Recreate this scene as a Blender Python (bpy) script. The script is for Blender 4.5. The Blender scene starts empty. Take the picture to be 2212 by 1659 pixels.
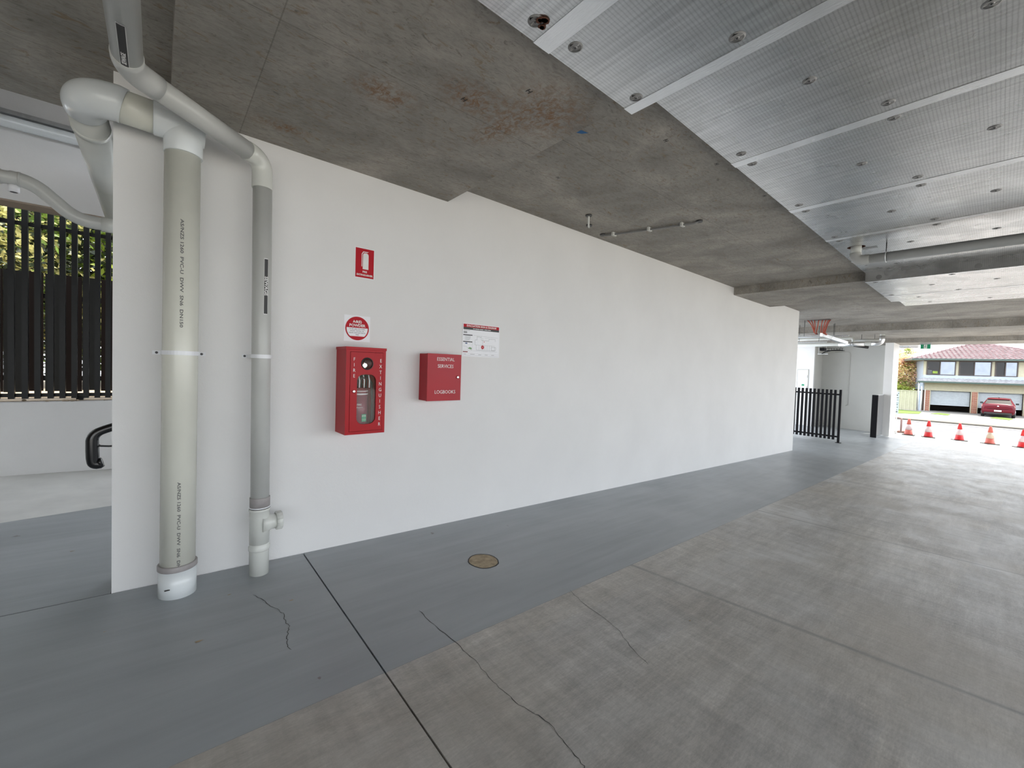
import bpy, bmesh, math, random
from mathutils import Vector, Matrix
R = random.Random(7)
sc = bpy.context.scene
COL = sc.collection
PI = math.pi

# ------------------------------------------------------------------ camera
YAW, PITCH, ROLL = 0.705346, -0.028574, 0.031535
F_PX, CX, CY = 897.265, 1105.968, 821.176
cam_d = bpy.data.cameras.new('camera')
cam_d.sensor_fit = 'HORIZONTAL'; cam_d.sensor_width = 36.0
cam_d.lens = F_PX / 2212 * 36.0
cam_d.shift_x = (1106 - CX) / 2212
cam_d.shift_y = (CY - 829.5) / 2212
cam_d.clip_start = 0.05; cam_d.clip_end = 500
cam = bpy.data.objects.new('camera', cam_d); COL.objects.link(cam)
fw = Vector((math.sin(YAW)*math.cos(PITCH), math.cos(YAW)*math.cos(PITCH), math.sin(PITCH)))
rt = Vector((math.cos(YAW), -math.sin(YAW), 0)); up = rt.cross(fw)
r2 = math.cos(ROLL)*rt + math.sin(ROLL)*up; u2 = -math.sin(ROLL)*rt + math.cos(ROLL)*up
cam.matrix_world = Matrix(((r2.x,u2.x,-fw.x,0),(r2.y,u2.y,-fw.y,0),(r2.z,u2.z,-fw.z,1.4),(0,0,0,1)))
sc.camera = cam

# ------------------------------------------------------------------ sky, sun, exposure
w = bpy.data.worlds.new('World'); sc.world = w; w.use_nodes = True
bgn = w.node_tree.nodes['Background']
bgn.inputs[0].default_value = (0.89, 0.94, 1.0, 1); bgn.inputs[1].default_value = 1.5
sun_d = bpy.data.lights.new('sun', 'SUN'); sun_d.energy = 3.0; sun_d.angle = math.radians(1.0)
sun_d.color = (1.0, 0.91, 0.76)
sun = bpy.data.objects.new('sun', sun_d); COL.objects.link(sun)
sun.rotation_euler = Vector((0.50, -0.16, 0.85)).to_track_quat('Z', 'Y').to_euler()
sun.location = (30, -10, 40)
sc.view_settings.view_transform = 'Standard'; sc.view_settings.look = 'None'
sc.view_settings.gamma = 1.0; sc.view_settings.use_curve_mapping = False
sc.view_settings.exposure = 1.62
sc.cycles.max_bounces = 10; sc.cycles.diffuse_bounces = 6; sc.cycles.glossy_bounces = 4
sc.cycles.transparent_max_bounces = 8; sc.cycles.sample_clamp_indirect = 6.0
sc.cycles.caustics_reflective = False; sc.cycles.caustics_refractive = False
sc.cycles.use_denoising = True

# ------------------------------------------------------------------ helpers
def W(o):
    m = o.matrix_basis.copy()
    if o.parent: m = W(o.parent) @ o.matrix_parent_inverse @ m
    return m

class MB:
    def __init__(s): s.bm = bmesh.new()
    def poly(s, pts):
        vs = [s.bm.verts.new(p) for p in pts]; s.bm.faces.new(vs); return s
    def box(s, x0, x1, y0, y1, z0, z1, bev=0):
        v = [s.bm.verts.new(p) for p in ((x0,y0,z0),(x1,y0,z0),(x1,y1,z0),(x0,y1,z0),(x0,y0,z1),(x1,y0,z1),(x1,y1,z1),(x0,y1,z1))]
        fs = [s.bm.faces.new([v[i] for i in f]) for f in ((3,2,1,0),(4,5,6,7),(0,1,5,4),(1,2,6,5),(2,3,7,6),(3,0,4,7))]
        if bev:
            es = set(e for f in fs for e in f.edges)
            bmesh.ops.bevel(s.bm, geom=list(es), offset=bev, segments=2, affect='EDGES', profile=.6)
        return s
    def hexa(s, bot, top):
        v = [s.bm.verts.new(p) for p in list(bot)+list(top)]; n = len(bot)
        s.bm.faces.new([v[i] for i in range(n-1,-1,-1)]); s.bm.faces.new(v[n:])
        for i in range(n):
            j = (i+1) % n; s.bm.faces.new((v[i], v[j], v[n+j], v[n+i]))
        return s
    def tube(s, pts, r, seg=16, caps=True, rs=None):
        pts = [Vector(p) for p in pts]; n = len(pts)
        tang = []
        for i in range(n):
            if i == 0: t = pts[1]-pts[0]
            elif i == n-1: t = pts[-1]-pts[-2]
            else: t = (pts[i]-pts[i-1]).normalized() + (pts[i+1]-pts[i]).normalized()
            tang.append(t.normalized())
        a = Vector((0,0,1)) if abs(tang[0].z) < .9 else Vector((1,0,0))
        nrm = (a - a.dot(tang[0])*tang[0]).normalized()
        rings = []
        for i in range(n):
            nrm = (nrm - nrm.dot(tang[i])*tang[i]).normalized()
            b = tang[i].cross(nrm); rr = rs[i] if rs else r
            rings.append([s.bm.verts.new(pts[i] + rr*(math.cos(2*PI*k/seg)*nrm + math.sin(2*PI*k/seg)*b)) for k in range(seg)])
        for i in range(n-1):
            for k in range(seg):
                f = s.bm.faces.new((rings[i][k], rings[i][(k+1)%seg], rings[i+1][(k+1)%seg], rings[i+1][k])); f.smooth = True
        if caps:
            s.bm.faces.new(rings[0][::-1]); s.bm.faces.new(rings[-1])
        return s
    def cyl(s, p0, p1, r, seg=24, r1=None):
        return s.tube([p0, p1], r, seg, rs=[r, r if r1 is None else r1])
    def lathe(s, c, prof, seg=28):      # prof: (radius, z) from bottom to top
        return s.tube([(c[0], c[1], c[2]+z) for _, z in prof], 1, seg, rs=[max(a, 1e-4) for a, _ in prof])
    def build(s, name, mat, parent=None, local=False, smooth=None):
        bmesh.ops.recalc_face_normals(s.bm, faces=s.bm.faces[:])
        me = bpy.data.meshes.new(name); s.bm.to_mesh(me); s.bm.free()
        for m in (mat if isinstance(mat, (list, tuple)) else [mat]): me.materials.append(m)
        o = bpy.data.objects.new(name, me); COL.objects.link(o)
        if parent:
            o.parent = parent
            if not local: o.matrix_parent_inverse = W(parent).inverted()
        return o

def arc(c, a, b, r, n=8):
    """quarter style bend: corner point c, unit dir in a (towards start), unit dir b (towards end), bend radius r"""
    c = Vector(c); a = Vector(a).normalized(); b = Vector(b).normalized()
    out = []
    for i in range(n+1):
        t = i/n
        p0, p1, p2 = c + a*r, c, c + b*r
        out.append((1-t)**2*p0*1 + 2*t*(1-t)*(p1*0.9 + (p0+p2)*0.05) + t*t*p2)
    return out

def tag(o, label=None, cat=None, group=None, kind=None):
    if label: o['label'] = label
    if cat: o['category'] = cat
    if group: o['group'] = group
    if kind: o['kind'] = kind
    return o
def thing(name, label, cat, loc=(0,0,0), rz=0, group=None):
    o = bpy.data.objects.new(name, None); COL.objects.link(o)
    o.location = loc; o.rotation_euler = (0,0,rz); o.empty_display_size = .1
    return tag(o, label, cat, group)
def copy_tree(o, parent=None):
    c = o.copy(); COL.objects.link(c)
    if parent:
        inv = o.matrix_parent_inverse.copy(); c.parent = parent; c.matrix_parent_inverse = inv
    for ch in [k for k in COL.objects if k.parent == o]: copy_tree(ch, c)
    return c
def text(s, size, origin, ux, uy, mat, parent=None, name='lettering', ext=.0006, align='CENTER', bold=0.0, sx=1.0, local=False):
    cu = bpy.data.curves.new('t', 'FONT'); cu.body = s; cu.size = size
    cu.align_x = align; cu.align_y = 'CENTER'; cu.extrude = ext; cu.offset = bold; cu.resolution_u = 2
    t = bpy.data.objects.new('t', cu); COL.objects.link(t)
    dg = bpy.context.evaluated_depsgraph_get(); dg.update()
    me = bpy.data.meshes.new_from_object(t.evaluated_get(dg))
    bpy.data.objects.remove(t); bpy.data.curves.remove(cu)
    ux, uy = Vector(ux).normalized(), Vector(uy).normalized(); uz = ux.cross(uy)
    for v in me.vertices:
        p = Vector(origin) + ux*v.co.x*sx + uy*v.co.y + uz*v.co.z; v.co = p
    me.materials.clear(); me.materials.append(mat)
    o = bpy.data.objects.new(name, me); COL.objects.link(o)
    if parent:
        o.parent = parent
        if not local: o.matrix_parent_inverse = W(parent).inverted()
    return o

# ------------------------------------------------------------------ materials
def new_mat(name):
    m = bpy.data.materials.new(name); m.use_nodes = True
    nt = m.node_tree; return m, nt, nt.nodes['Principled BSDF']
def N(nt, t, **kw):
    n = nt.nodes.new(t)
    for k, v in kw.items(): setattr(n, k, v)
    return n
def ramp(nt, fac, stops):
    r = N(nt, 'ShaderNodeValToRGB'); e = r.color_ramp.elements
    while len(e) < len(stops): e.new(.5)
    for i, (p, c) in enumerate(stops):
        e[i].position = p; e[i].color = (c, c, c, 1) if not isinstance(c, tuple) else (*c, 1)
    nt.links.new(fac, r.inputs[0]); return r.outputs[0]
def noise(nt, vec, scale, detail=4, rough=.55, dist=0):
    n = N(nt, 'ShaderNodeTexNoise'); n.inputs['Scale'].default_value = scale; n.inputs['Detail'].default_value = detail
    n.inputs['Roughness'].default_value = rough; n.inputs['Distortion'].default_value = dist
    nt.links.new(vec, n.inputs['Vector']); return n.outputs[0]
def mapping(nt, vec, scale=(1,1,1), loc=(0,0,0), rot=(0,0,0)):
    m = N(nt, 'ShaderNodeMapping'); m.inputs['Scale'].default_value = scale; m.inputs['Location'].default_value = loc; m.inputs['Rotation'].default_value = rot
    nt.links.new(vec, m.inputs['Vector']); return m.outputs[0]
def mixc(nt, fac, a, b, mode='MIX'):
    m = N(nt, 'ShaderNodeMix', data_type='RGBA', blend_type=mode)
    for sck, v in ((m.inputs[0], fac), (m.inputs[6], a), (m.inputs[7], b)):
        if isinstance(v, (int, float)): sck.default_value = v
        elif isinstance(v, tuple): sck.default_value = (*v, 1)
        else: nt.links.new(v, sck)
    return m.outputs[2]
def bump(nt, h, bs, strength=.3, dist=.01, prev=None):
    b = N(nt, 'ShaderNodeBump'); b.inputs['Strength'].default_value = strength; b.inputs['Distance'].default_value = dist
    nt.links.new(h, b.inputs['Height'])
    if prev: nt.links.new(prev, b.inputs['Normal'])
    nt.links.new(b.outputs[0], bs.inputs['Normal']); return b.outputs[0]
def math_(nt, op, a, b=None, clamp=False):
    m = N(nt, 'ShaderNodeMath', operation=op, use_clamp=clamp)
    for i, v in enumerate((a, b)):
        if v is None: continue
        if isinstance(v, (int, float)): m.inputs[i].default_value = v
        else: nt.links.new(v, m.inputs[i])
    return m.outputs[0]
def S(c): # sRGB 0-255 -> linear
    return tuple(((x/255)/12.92 if x/255 <= .04045 else ((x/255+.055)/1.055)**2.4) for x in c)

def plain(name, col, rough=.5, metal=0, var=.06, vs=6, bmp=0, bsc=60, spec=.5, alpha=None, coat=0):
    m, nt, b = new_mat(name)
    tc = N(nt, 'ShaderNodeTexCoord').outputs['Object']
    f = ramp(nt, noise(nt, tc, vs), [(.3, 1-var), (.7, 1+var)])
    nt.links.new(mixc(nt, 1.0, col, f, 'MULTIPLY'), b.inputs['Base Color'])
    b.inputs['Roughness'].default_value = rough; b.inputs['Metallic'].default_value = metal
    b.inputs['Specular IOR Level'].default_value = spec
    if coat: b.inputs['Coat Weight'].default_value = coat
    if bmp: bump(nt, noise(nt, tc, bsc), b, bmp, .005)
    return m

# white rendered wall
def wall_mat(name, col, var=.03):
    m, nt, b = new_mat(name); tc = N(nt, 'ShaderNodeTexCoord').outputs['Object']
    f = ramp(nt, noise(nt, tc, 1.3, 5), [(.3, 1-var), (.7, 1+var)])
    nt.links.new(mixc(nt, 1.0, col, f, 'MULTIPLY'), b.inputs['Base Color'])
    b.inputs['Roughness'].default_value = .55; b.inputs['Specular IOR Level'].default_value = .35
    n1 = bump(nt, noise(nt, tc, 260, 3), b, .35, .0016)
    bump(nt, noise(nt, tc, 22, 3), b, .18, .006, n1)
    return m
M = {}
M['wall'] = wall_mat('white_render', (.77, .77, .772))
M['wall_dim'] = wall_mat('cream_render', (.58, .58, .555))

# concrete ceiling
def ceiling_mat():
    m, nt, b = new_mat('formed_concrete'); tc = N(nt, 'ShaderNodeTexCoord').outputs['Object']
    base = ramp(nt, noise(nt, tc, 1.6, 6, .6, .6), [(.30, (.205,.190,.172)), (.52, (.300,.282,.255)), (.72, (.41,.38,.34))])
    fine = ramp(nt, noise(nt, mapping(nt, tc, (5, 14, 5), rot=(0,0,.35)), 3.0, 7, .7, 1.2), [(.30, .70), (.5, 1.0), (.75, 1.18)])
    c = mixc(nt, 1.0, base, fine, 'MULTIPLY')
    # sparse rust flecks everywhere
    fl = ramp(nt, noise(nt, mapping(nt, tc, (1.0, 2.2, 1)), 7.5, 7, .7, 1.8), [(.565, 0.0), (.66, .80)])
    c = mixc(nt, fl, c, (.225, .165, .105))
    dk = ramp(nt, noise(nt, mapping(nt, tc, (1.2, 2.4, 1), loc=(4,2,0)), 10, 6, .65, 2.0), [(.60, 0.0), (.68, .55)])
    c = mixc(nt, dk, c, (.085, .078, .066))
    # rust stains with a place of their own
    for (x, y, rx, ry) in ((1.34, 1.98, .18, .12), (1.72, 1.80, .22, .22), (.95, 2.28, .16, .10), (1.62, 2.12, .10, .20), (.60, 3.05, .14, .06)):
        g = N(nt, 'ShaderNodeTexGradient', gradient_type='SPHERICAL')
        nt.links.new(mapping(nt, tc, (1/rx/1.5, 1/ry/1.5, .0001), loc=(-x/rx/1.5, -y/ry/1.5, 0)), g.inputs[0])
        k = math_(nt, 'MULTIPLY', g.outputs[1], ramp(nt, noise(nt, mapping(nt, tc, (1.4,1,1)), 22, 7, .75, .6), [(.44, 0.0), (.60, 1.0)]))
        k = math_(nt, 'MULTIPLY', k, 1.25, clamp=True)
        c = mixc(nt, k, c, (.215, .120, .060))
    # formwork sheet joints
    br = N(nt, 'ShaderNodeTexBrick'); br.offset = 0; br.inputs['Scale'].default_value = 1
    br.inputs['Brick Width'].default_value = 1.80; br.inputs['Row Height'].default_value = 1.22
    br.inputs['Mortar Size'].default_value = .004; br.inputs['Mortar Smooth'].default_value = .6
    br.inputs['Color1'].default_value = (1,1,1,1); br.inputs['Color2'].default_value = (.95,.95,.95,1); br.inputs['Mortar'].default_value = (.68,.68,.68,1)
    nt.links.new(mapping(nt, tc, loc=(-.40+1.8*10, -.90+1.22*10, 0)), br.inputs['Vector'])
    c = mixc(nt, 1.0, c, br.outputs[0], 'MULTIPLY')
    nt.links.new(c, b.inputs['Base Color'])
    b.inputs['Roughness'].default_value = .62; b.inputs['Specular IOR Level'].default_value = .35
    bump(nt, noise(nt, tc, 12, 6, .6), b, .25, .008)
    return m
M['ceiling'] = ceiling_mat()

def paint_floor_mat():
    m, nt, b = new_mat('grey_painted_concrete'); tc = N(nt, 'ShaderNodeTexCoord').outputs['Object']
    base = ramp(nt, noise(nt, mapping(nt, tc, (.6, 1.2, 1)), 1.4, 5, .55, .4), [(.30, (.325,.350,.366)), (.7, (.385,.410,.428))])
    st = ramp(nt, noise(nt, mapping(nt, tc, (.5, 6, 1)), 1.6, 5, .6, .5), [(.35, .93), (.7, 1.07)])
    c = mixc(nt, 1.0, base, st, 'MULTIPLY')
    sp = ramp(nt, noise(nt, tc, 7.3, 3, .5, .5), [(.735, 0.0), (.76, .6)])
    c = mixc(nt, sp, c, (.14, .11, .09))
    nt.links.new(c, b.inputs['Base Color'])
    nt.links.new(ramp(nt, noise(nt, tc, 2.0, 4), [(.3, .28), (.7, .42)]), b.inputs['Roughness'])
    b.inputs['Specular IOR Level'].default_value = .45
    n1 = bump(nt, noise(nt, mapping(nt, tc, (1, 4, 1)), 5, 5, .6), b, .18, .006)
    bump(nt, noise(nt, tc, 160, 2), b, .12, .001, n1)
    return m
M['floor_paint'] = paint_floor_mat()

def floor_mat():
    m, nt, b = new_mat('broomed_concrete'); tc = N(nt, 'ShaderNodeTexCoord').outputs['Object']
    base = ramp(nt, noise(nt, tc, 1.1, 6, .6, .4), [(.28, (.400,.374,.336)), (.5, (.470,.450,.417)), (.72, (.540,.522,.492))])
    # trowel swipes across and along the bay
    s1 = ramp(nt, noise(nt, mapping(nt, tc, (1.0, 7, 1), rot=(0,0,.03)), 2.1, 7, .75, .15), [(.34, .82), (.52, 1.0), (.68, 1.18)])
    s2 = ramp(nt, noise(nt, mapping(nt, tc, (5, .9, 1), rot=(0,0,-.08)), 2.0, 7, .75, .15), [(.34, .85), (.52, 1.0), (.68, 1.15)])
    c = mixc(nt, 1.0, base, s1, 'MULTIPLY'); c = mixc(nt, 1.0, c, s2, 'MULTIPLY')
    fine = ramp(nt, noise(nt, mapping(nt, tc, (1.0, 3.5, 1)), 34, 4, .7), [(.3, .86), (.7, 1.14)])
    c = mixc(nt, 1.0, c, fine, 'MULTIPLY')
    # squares left where the broom passes cross
    ck = N(nt, 'ShaderNodeTexBrick'); ck.offset = .4; ck.inputs['Scale'].default_value = 1; ck.inputs['Brick Width'].default_value = 1.1; ck.inputs['Row Height'].default_value = .45; ck.inputs['Mortar Size'].default_value = .0
    ck.inputs['Color1'].default_value = (.93,.94,.96,1); ck.inputs['Color2'].default_value = (1.05,1.04,1.02,1)
    nt.links.new(mapping(nt, tc, loc=(30,30.2,0), rot=(0,0,.05)), ck.inputs['Vector']); c = mixc(nt, 1.0, c, ck.outputs[0], 'MULTIPLY')
    # pale powdery patches, strengthened towards the street to paint in floor sheen
    sx_ = N(nt, 'ShaderNodeSeparateXYZ'); nt.links.new(tc, sx_.inputs[0])
    mr = N(nt, 'ShaderNodeMapRange'); mr.inputs[1].default_value = 2.0; mr.inputs[2].default_value = 8.0; mr.inputs[3].default_value = .35; mr.inputs[4].default_value = 1.5
    nt.links.new(sx_.outputs[0], mr.inputs[0])
    pl = ramp(nt, noise(nt, mapping(nt, tc, (.55, .9, 1), loc=(3.2, 1.0, 0)), 1.3, 6, .7, .6), [(.46, 0.0), (.66, .75)])
    pl = math_(nt, 'MULTIPLY', pl, mr.outputs[0], clamp=True)
    pl = math_(nt, 'MULTIPLY', pl, ramp(nt, noise(nt, mapping(nt, tc, (9, 1.2, 1), rot=(0,0,.25)), 1.6, 5, .7), [(.36, .35), (.60, 1.0)]), clamp=True)
    c = mixc(nt, pl, c, (.68, .68, .67))
    wm = ramp(nt, noise(nt, mapping(nt, tc, (.7, .9, 1), loc=(9, 4, 0)), 1.0, 4, .5), [(.5, 0.0), (.70, .5)])
    c = mixc(nt, wm, c, (.40, .36, .30))
    # shallow tooled joints running across the drive: dark grimy bands
    sep = N(nt, 'ShaderNodeSeparateXYZ'); nt.links.new(tc, sep.inputs[0])
    for x0, sl, wd in ((2.96, -.16, .030), (5.67, -.14, .028), (9.15, -.08, .035), (12.6, -.06, .05), (16.2, -.06, .06)):
        d = math_(nt, 'ABSOLUTE', math_(nt, 'SUBTRACT', sep.outputs[0], math_(nt, 'ADD', math_(nt, 'MULTIPLY', math_(nt, 'SUBTRACT', sep.outputs[1], 1.5), sl), x0)))
        k = math_(nt, 'MULTIPLY', math_(nt, 'SUBTRACT', 1.0, math_(nt, 'DIVIDE', d, wd), clamp=True), ramp(nt, noise(nt, tc, 3, 3), [(.3, .45), (.6, .85)]))
        c = mixc(nt, k, c, (.25, .245, .235))
    nt.links.new(c, b.inputs['Base Color'])
    nt.links.new(ramp(nt, noise(nt, mapping(nt, tc, (1, 2, 1)), 2.0, 5, .6), [(.3, .33), (.7, .50)]), b.inputs['Roughness'])
    b.inputs['Specular IOR Level'].default_value = .45
    n1 = bump(nt, noise(nt, mapping(nt, tc, (6, 1.2, 1)), 8, 5, .65), b, .30, .006)
    bump(nt, noise(nt, mapping(nt, tc, (1, 2.5, 1)), 70, 3, .6), b, .30, .0025, n1)
    return m
M['floor'] = floor_mat()

def foil_mat(name, rough, ribs=True, col=(.80,.80,.79)):
    m, nt, b = new_mat(name); tc = N(nt, 'ShaderNodeTexCoord').outputs['Object']
    f = ramp(nt, noise(nt, mapping(nt, tc, (1, 3, 1)), 1.6, 4), [(.3, .92), (.7, 1.05)])
    c = mixc(nt, 1.0, col, f, 'MULTIPLY')
    if ribs:
        br = N(nt, 'ShaderNodeTexBrick'); br.offset = .37; br.inputs['Scale'].default_value = 1
        br.inputs['Brick Width'].default_value = .47; br.inputs['Row Height'].default_value = .30
        br.inputs['Mortar Size'].default_value = .0012; br.inputs['Mortar Smooth'].default_value = .3
        br.inputs['Color1'].default_value = (1,1,1,1); br.inputs['Color2'].default_value = (.97,.97,.97,1); br.inputs['Mortar'].default_value = (.84,.84,.84,1)
        nt.links.new(mapping(nt, tc, loc=(20.1,20.05,0)), br.inputs['Vector'])
        c = mixc(nt, 1.0, c, br.outputs[0], 'MULTIPLY')
    nt.links.new(c, b.inputs['Base Color'])
    b.inputs['Metallic'].default_value = 1.0
    nt.links.new(ramp(nt, noise(nt, tc, 3.0, 4), [(.3, rough-.05), (.7, rough+.07)]), b.inputs['Roughness'])
    if ribs:
        wv = N(nt, 'ShaderNodeTexWave', wave_type='BANDS', bands_direction='Y'); wv.inputs['Scale'].default_value = 19
        wv.inputs['Distortion'].default_value = .8; wv.inputs['Detail'].default_value = 1; wv.inputs['Detail Scale'].default_value = 1.5
        nt.links.new(tc, wv.inputs['Vector'])
        k = ramp(nt, wv.outputs[1], [(0.0, .84), (.35, 1.0), (1.0, 1.03)])  # shade of the embossed ribs put into the foil colour
        c = mixc(nt, 1.0, c, k, 'MULTIPLY')
        st = ramp(nt, noise(nt, mapping(nt, tc, (26, 1.1, 1)), 1.6, 4, .6, .2), [(.34, .86), (.52, 1.0), (.68, 1.12)])  # shimmer of the crinkles put into the colour as streaks
        c = mixc(nt, 1.0, c, st, 'MULTIPLY'); nt.links.new(c, b.inputs['Base Color'])
        bump(nt, noise(nt, tc, 1.1, 0), b, .22, .03)
    else:
        bump(nt, noise(nt, mapping(nt, tc, (6, 1, 1)), 9, 6, .6, 1.5), b, .5, .004)
    return m
M['foil'] = foil_mat('foil_facing', .27, True, (.66,.66,.655))
M['tape'] = foil_mat('foil_tape', .30, False, (.93,.94,.95))
M['core'] = plain('insulation_core', (.45, .43, .38), .8)
M['washer'] = plain('washer_plastic', (.27, .27, .27), .4, .2)
M['pvc_cream'] = plain('cream_pvc', (.72, .725, .655), .26, 0, .05, 3, 0)
M['pvc_white'] = plain('white_pvc', (.74, .78, .80), .22, 0, .03, 3, 0)
M['pvc_grey'] = plain('grey_pvc', (.55, .56, .545), .30, 0, .04, 3, 0)
M['pvc_light'] = plain('light_grey_pvc', (.66, .675, .645), .25, 0, .03, 3, 0)
M['dark_conduit'] = plain('dark_grey_conduit', (.20,.20,.20), .4)
M['strap'] = plain('strap_plastic', (.86,.88,.92), .25)
M['glue'] = plain('grey_glue_band', (.34, .32, .32), .5, 0, .1, 20)
M['galv'] = plain('galvanised_steel', (.62, .64, .66), .38, .85, .12, 14)
M['dark_steel'] = plain('dark_steel', (.06, .06, .065), .45, .4)
M['black'] = plain('black_powdercoat', (.008, .008, .010), .5, 0, .1, 8, spec=.15)
M['blacktube'] = plain('black_gloss_rail', (.005, .005, .006), .2, 0, .1, 8)
M['charcoal'] = plain('charcoal_slat', (.010, .011, .012), .4, 0, .12, 5, spec=.2)
M['red'] = plain('red_enamel', (.42, .006, .014), .35, 0, .04, 4, .04, 240, spec=.22)
M['red2'] = plain('red_enamel_box', (.40, .006, .018), .28, 0, .04, 4, .04, 240, spec=.25)
M['signred'] = plain('sign_red', (.46, .007, .018), .5, spec=.2)
M['white'] = plain('white_plastic', (.86, .87, .91), .4, 0, .02)
M['letter'] = plain('white_lettering', (.80, .80, .80), .5, 0, .02)
M['ink'] = plain('black_ink', (.02, .02, .022), .5)
M['faint'] = plain('faded_ink', (.13, .13, .13), .6)
M['midink'] = plain('grey_ink', (.30, .30, .32), .6)
M['chrome'] = plain('chrome', (.85, .85, .86), .12, 1.0, .02)
M['rubber'] = plain('black_rubber', (.015, .015, .016), .5)
M['green'] = plain('exit_green', (.01, .27, .13), .4)
M['ext_red'] = plain('extinguisher_red', (.16, .008, .014), .3, spec=.3)
M['ext_label'] = plain('extinguisher_label', (.22, .06, .085), .4)
M['paling'] = plain('stained_paling', (.010,.007,.007), .7, spec=.1)
M['gap'] = plain('joint_void', (.006, .006, .006), .9)
M['rust_cap'] = plain('rusty_cap', (.40, .32, .21), .7, 0, .25, 26, .4, 60)
M['soffit_tan'] = plain('tan_lintel', (.36, .29, .23), .6)
M['cable'] = plain('orange_cable', (.42, .065, .03), .4)
M['brown_rust'] = plain('rust_stain', (.09, .03, .015), .8)
M['fascia'] = plain('blue_grey_glass', (.30,.33,.36), .12, .5)
m, nt, b = new_mat('clear_glass'); b.inputs['Base Color'].default_value = (.95,.97,.97,1); b.inputs['Roughness'].default_value = .02
b.inputs['Transmission Weight'].default_value = 1.0; b.inputs['IOR'].default_value = 1.45
tr = N(nt, 'ShaderNodeBsdfTransparent'); gl = N(nt, 'ShaderNodeBsdfGlossy'); gl.inputs['Roughness'].default_value = .03
fr = N(nt, 'ShaderNodeFresnel'); fr.inputs[0].default_value = 1.5; mx = N(nt, 'ShaderNodeMixShader')
nt.links.new(math_(nt, 'MULTIPLY', fr.outputs[0], .4), mx.inputs[0]); nt.links.new(tr.outputs[0], mx.inputs[1]); nt.links.new(gl.outputs[0], mx.inputs[2])
nt.links.new(mx.outputs[0], nt.nodes['Material Output'].inputs[0]); M['glass'] = m
def brick_mat():
    m, nt, b = new_mat('red_brick'); tc = N(nt, 'ShaderNodeTexCoord').outputs['Object']
    br = N(nt, 'ShaderNodeTexBrick'); br.inputs['Scale'].default_value = 1; br.inputs['Brick Width'].default_value = .24; br.inputs['Row Height'].default_value = .086
    br.inputs['Mortar Size'].default_value = .008; br.inputs['Color1'].default_value = (.26,.085,.05,1); br.inputs['Color2'].default_value = (.34,.13,.08,1); br.inputs['Mortar'].default_value = (.42,.36,.30,1)
    nt.links.new(mapping(nt, tc, rot=(PI/2,0,0)), br.inputs['Vector']); nt.links.new(br.outputs[0], b.inputs['Base Color'])
    b.inputs['Roughness'].default_value = .8; return m
M['brick'] = brick_mat()
M['board_blue'] = plain('pale_blue_boards', (.37,.43,.52), .5)
M['board_cream'] = plain('cream_boards', (.42,.395,.29), .5)
M['fence_cream'] = plain('cream_steel_fence', (.38,.37,.27), .5)
M['tile'] = plain('terracotta_tiles', (.185,.115,.125), .7, 0, .35, 3)
M['tile_cap'] = plain('pink_ridge_cap', (.33,.25,.25), .6)
M['tile_grey'] = plain('pale_tiles', (.33,.33,.35), .6, 0, .15, 3)
M['gutter'] = plain('green_gutter', (.05,.085,.075), .45)
M['frame_brown'] = plain('brown_window_frame', (.06,.045,.04), .5)
M['pane'] = plain('window_pane', (.20,.22,.25), .04, .75, .1, 2)
M['room'] = plain('dim_room', (.10,.075,.065), .8)
M['hivis'] = plain('yellow_cloth', (.42,.62,.02), .7)
M['door_slat'] = plain('white_roller_slat', (.38,.42,.45), .4)
M['carred'] = plain('car_red', (.10,.002,.010), .3, 0, .05, 2, spec=.3)
M['carglass'] = plain('car_glass', (.008,.007,.008), .35, spec=.1)
M['lamp_red'] = plain('tail_lamp', (.55,.16,.13), .15, coat=.5)
M['cone_red'] = plain('cone_red', (.50,.010,.014), .45)
M['cone_faded'] = plain('cone_faded', (.48,.10,.075), .5)
M['cone_band'] = plain('cone_band', (.52,.42,.44), .5)
M['cone_band2'] = plain('cone_band_dull', (.46,.38,.30), .5)
M['yard'] = plain('yard_bounce_concrete', (.48,.46,.43), .8, 0, .08, 2)  # kept pale so the unseen ground bounces light indoors
M['road'] = plain('asphalt', (.088,.088,.104), .8, 0, .15, 2, .3, 40)
M['path'] = plain('pale_concrete', (.175,.168,.158), .8, 0, .10, 2)
M['kerb'] = plain('kerb_concrete', (.095,.085,.072), .8, 0, .12, 4)
M['grass'] = plain('grass', (.08,.135,.006), .9, 0, .25, 30)
M['gravel'] = plain('gravel', (.42,.34,.25), .9, 0, .3, 60, .5, 120)
M['bark'] = plain('bark', (.10,.075,.05), .9)
M['leaf1'] = plain('leaf_green', (.16,.25,.05), .45, 0, .3, 9)
M['leaf2'] = plain('leaf_lime', (.36,.46,.06), .45, 0, .2, 9)
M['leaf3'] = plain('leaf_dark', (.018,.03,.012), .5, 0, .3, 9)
M['leaf4'] = plain('leaf_olive', (.55,.52,.22), .5, 0, .3, 9)
M['petal'] = plain('petal_pink', (.85,.52,.44), .6, 0, .2, 9)
M['petal2'] = plain('petal_cream', (.90,.74,.40), .6, 0, .2, 9)

for k_ in ('leaf1','leaf2','leaf4','petal','petal2'):
    m = M[k_]; nt = m.node_tree; b = nt.nodes['Principled BSDF']; tl = N(nt, 'ShaderNodeBsdfTranslucent'); mx = N(nt, 'ShaderNodeMixShader'); mx.inputs[0].default_value = .45
    nt.links.new(b.inputs['Base Color'].links[0].from_socket, tl.inputs[0]); nt.links.new(b.outputs[0], mx.inputs[1]); nt.links.new(tl.outputs[0], mx.inputs[2]); nt.links.new(mx.outputs[0], nt.nodes['Material Output'].inputs[0])
M['lit_band'] = plain('lit_band_concrete', (.62,.62,.60), .55, 0, .10, 3)  # pale colour standing in for light falling on the recess floor
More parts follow.
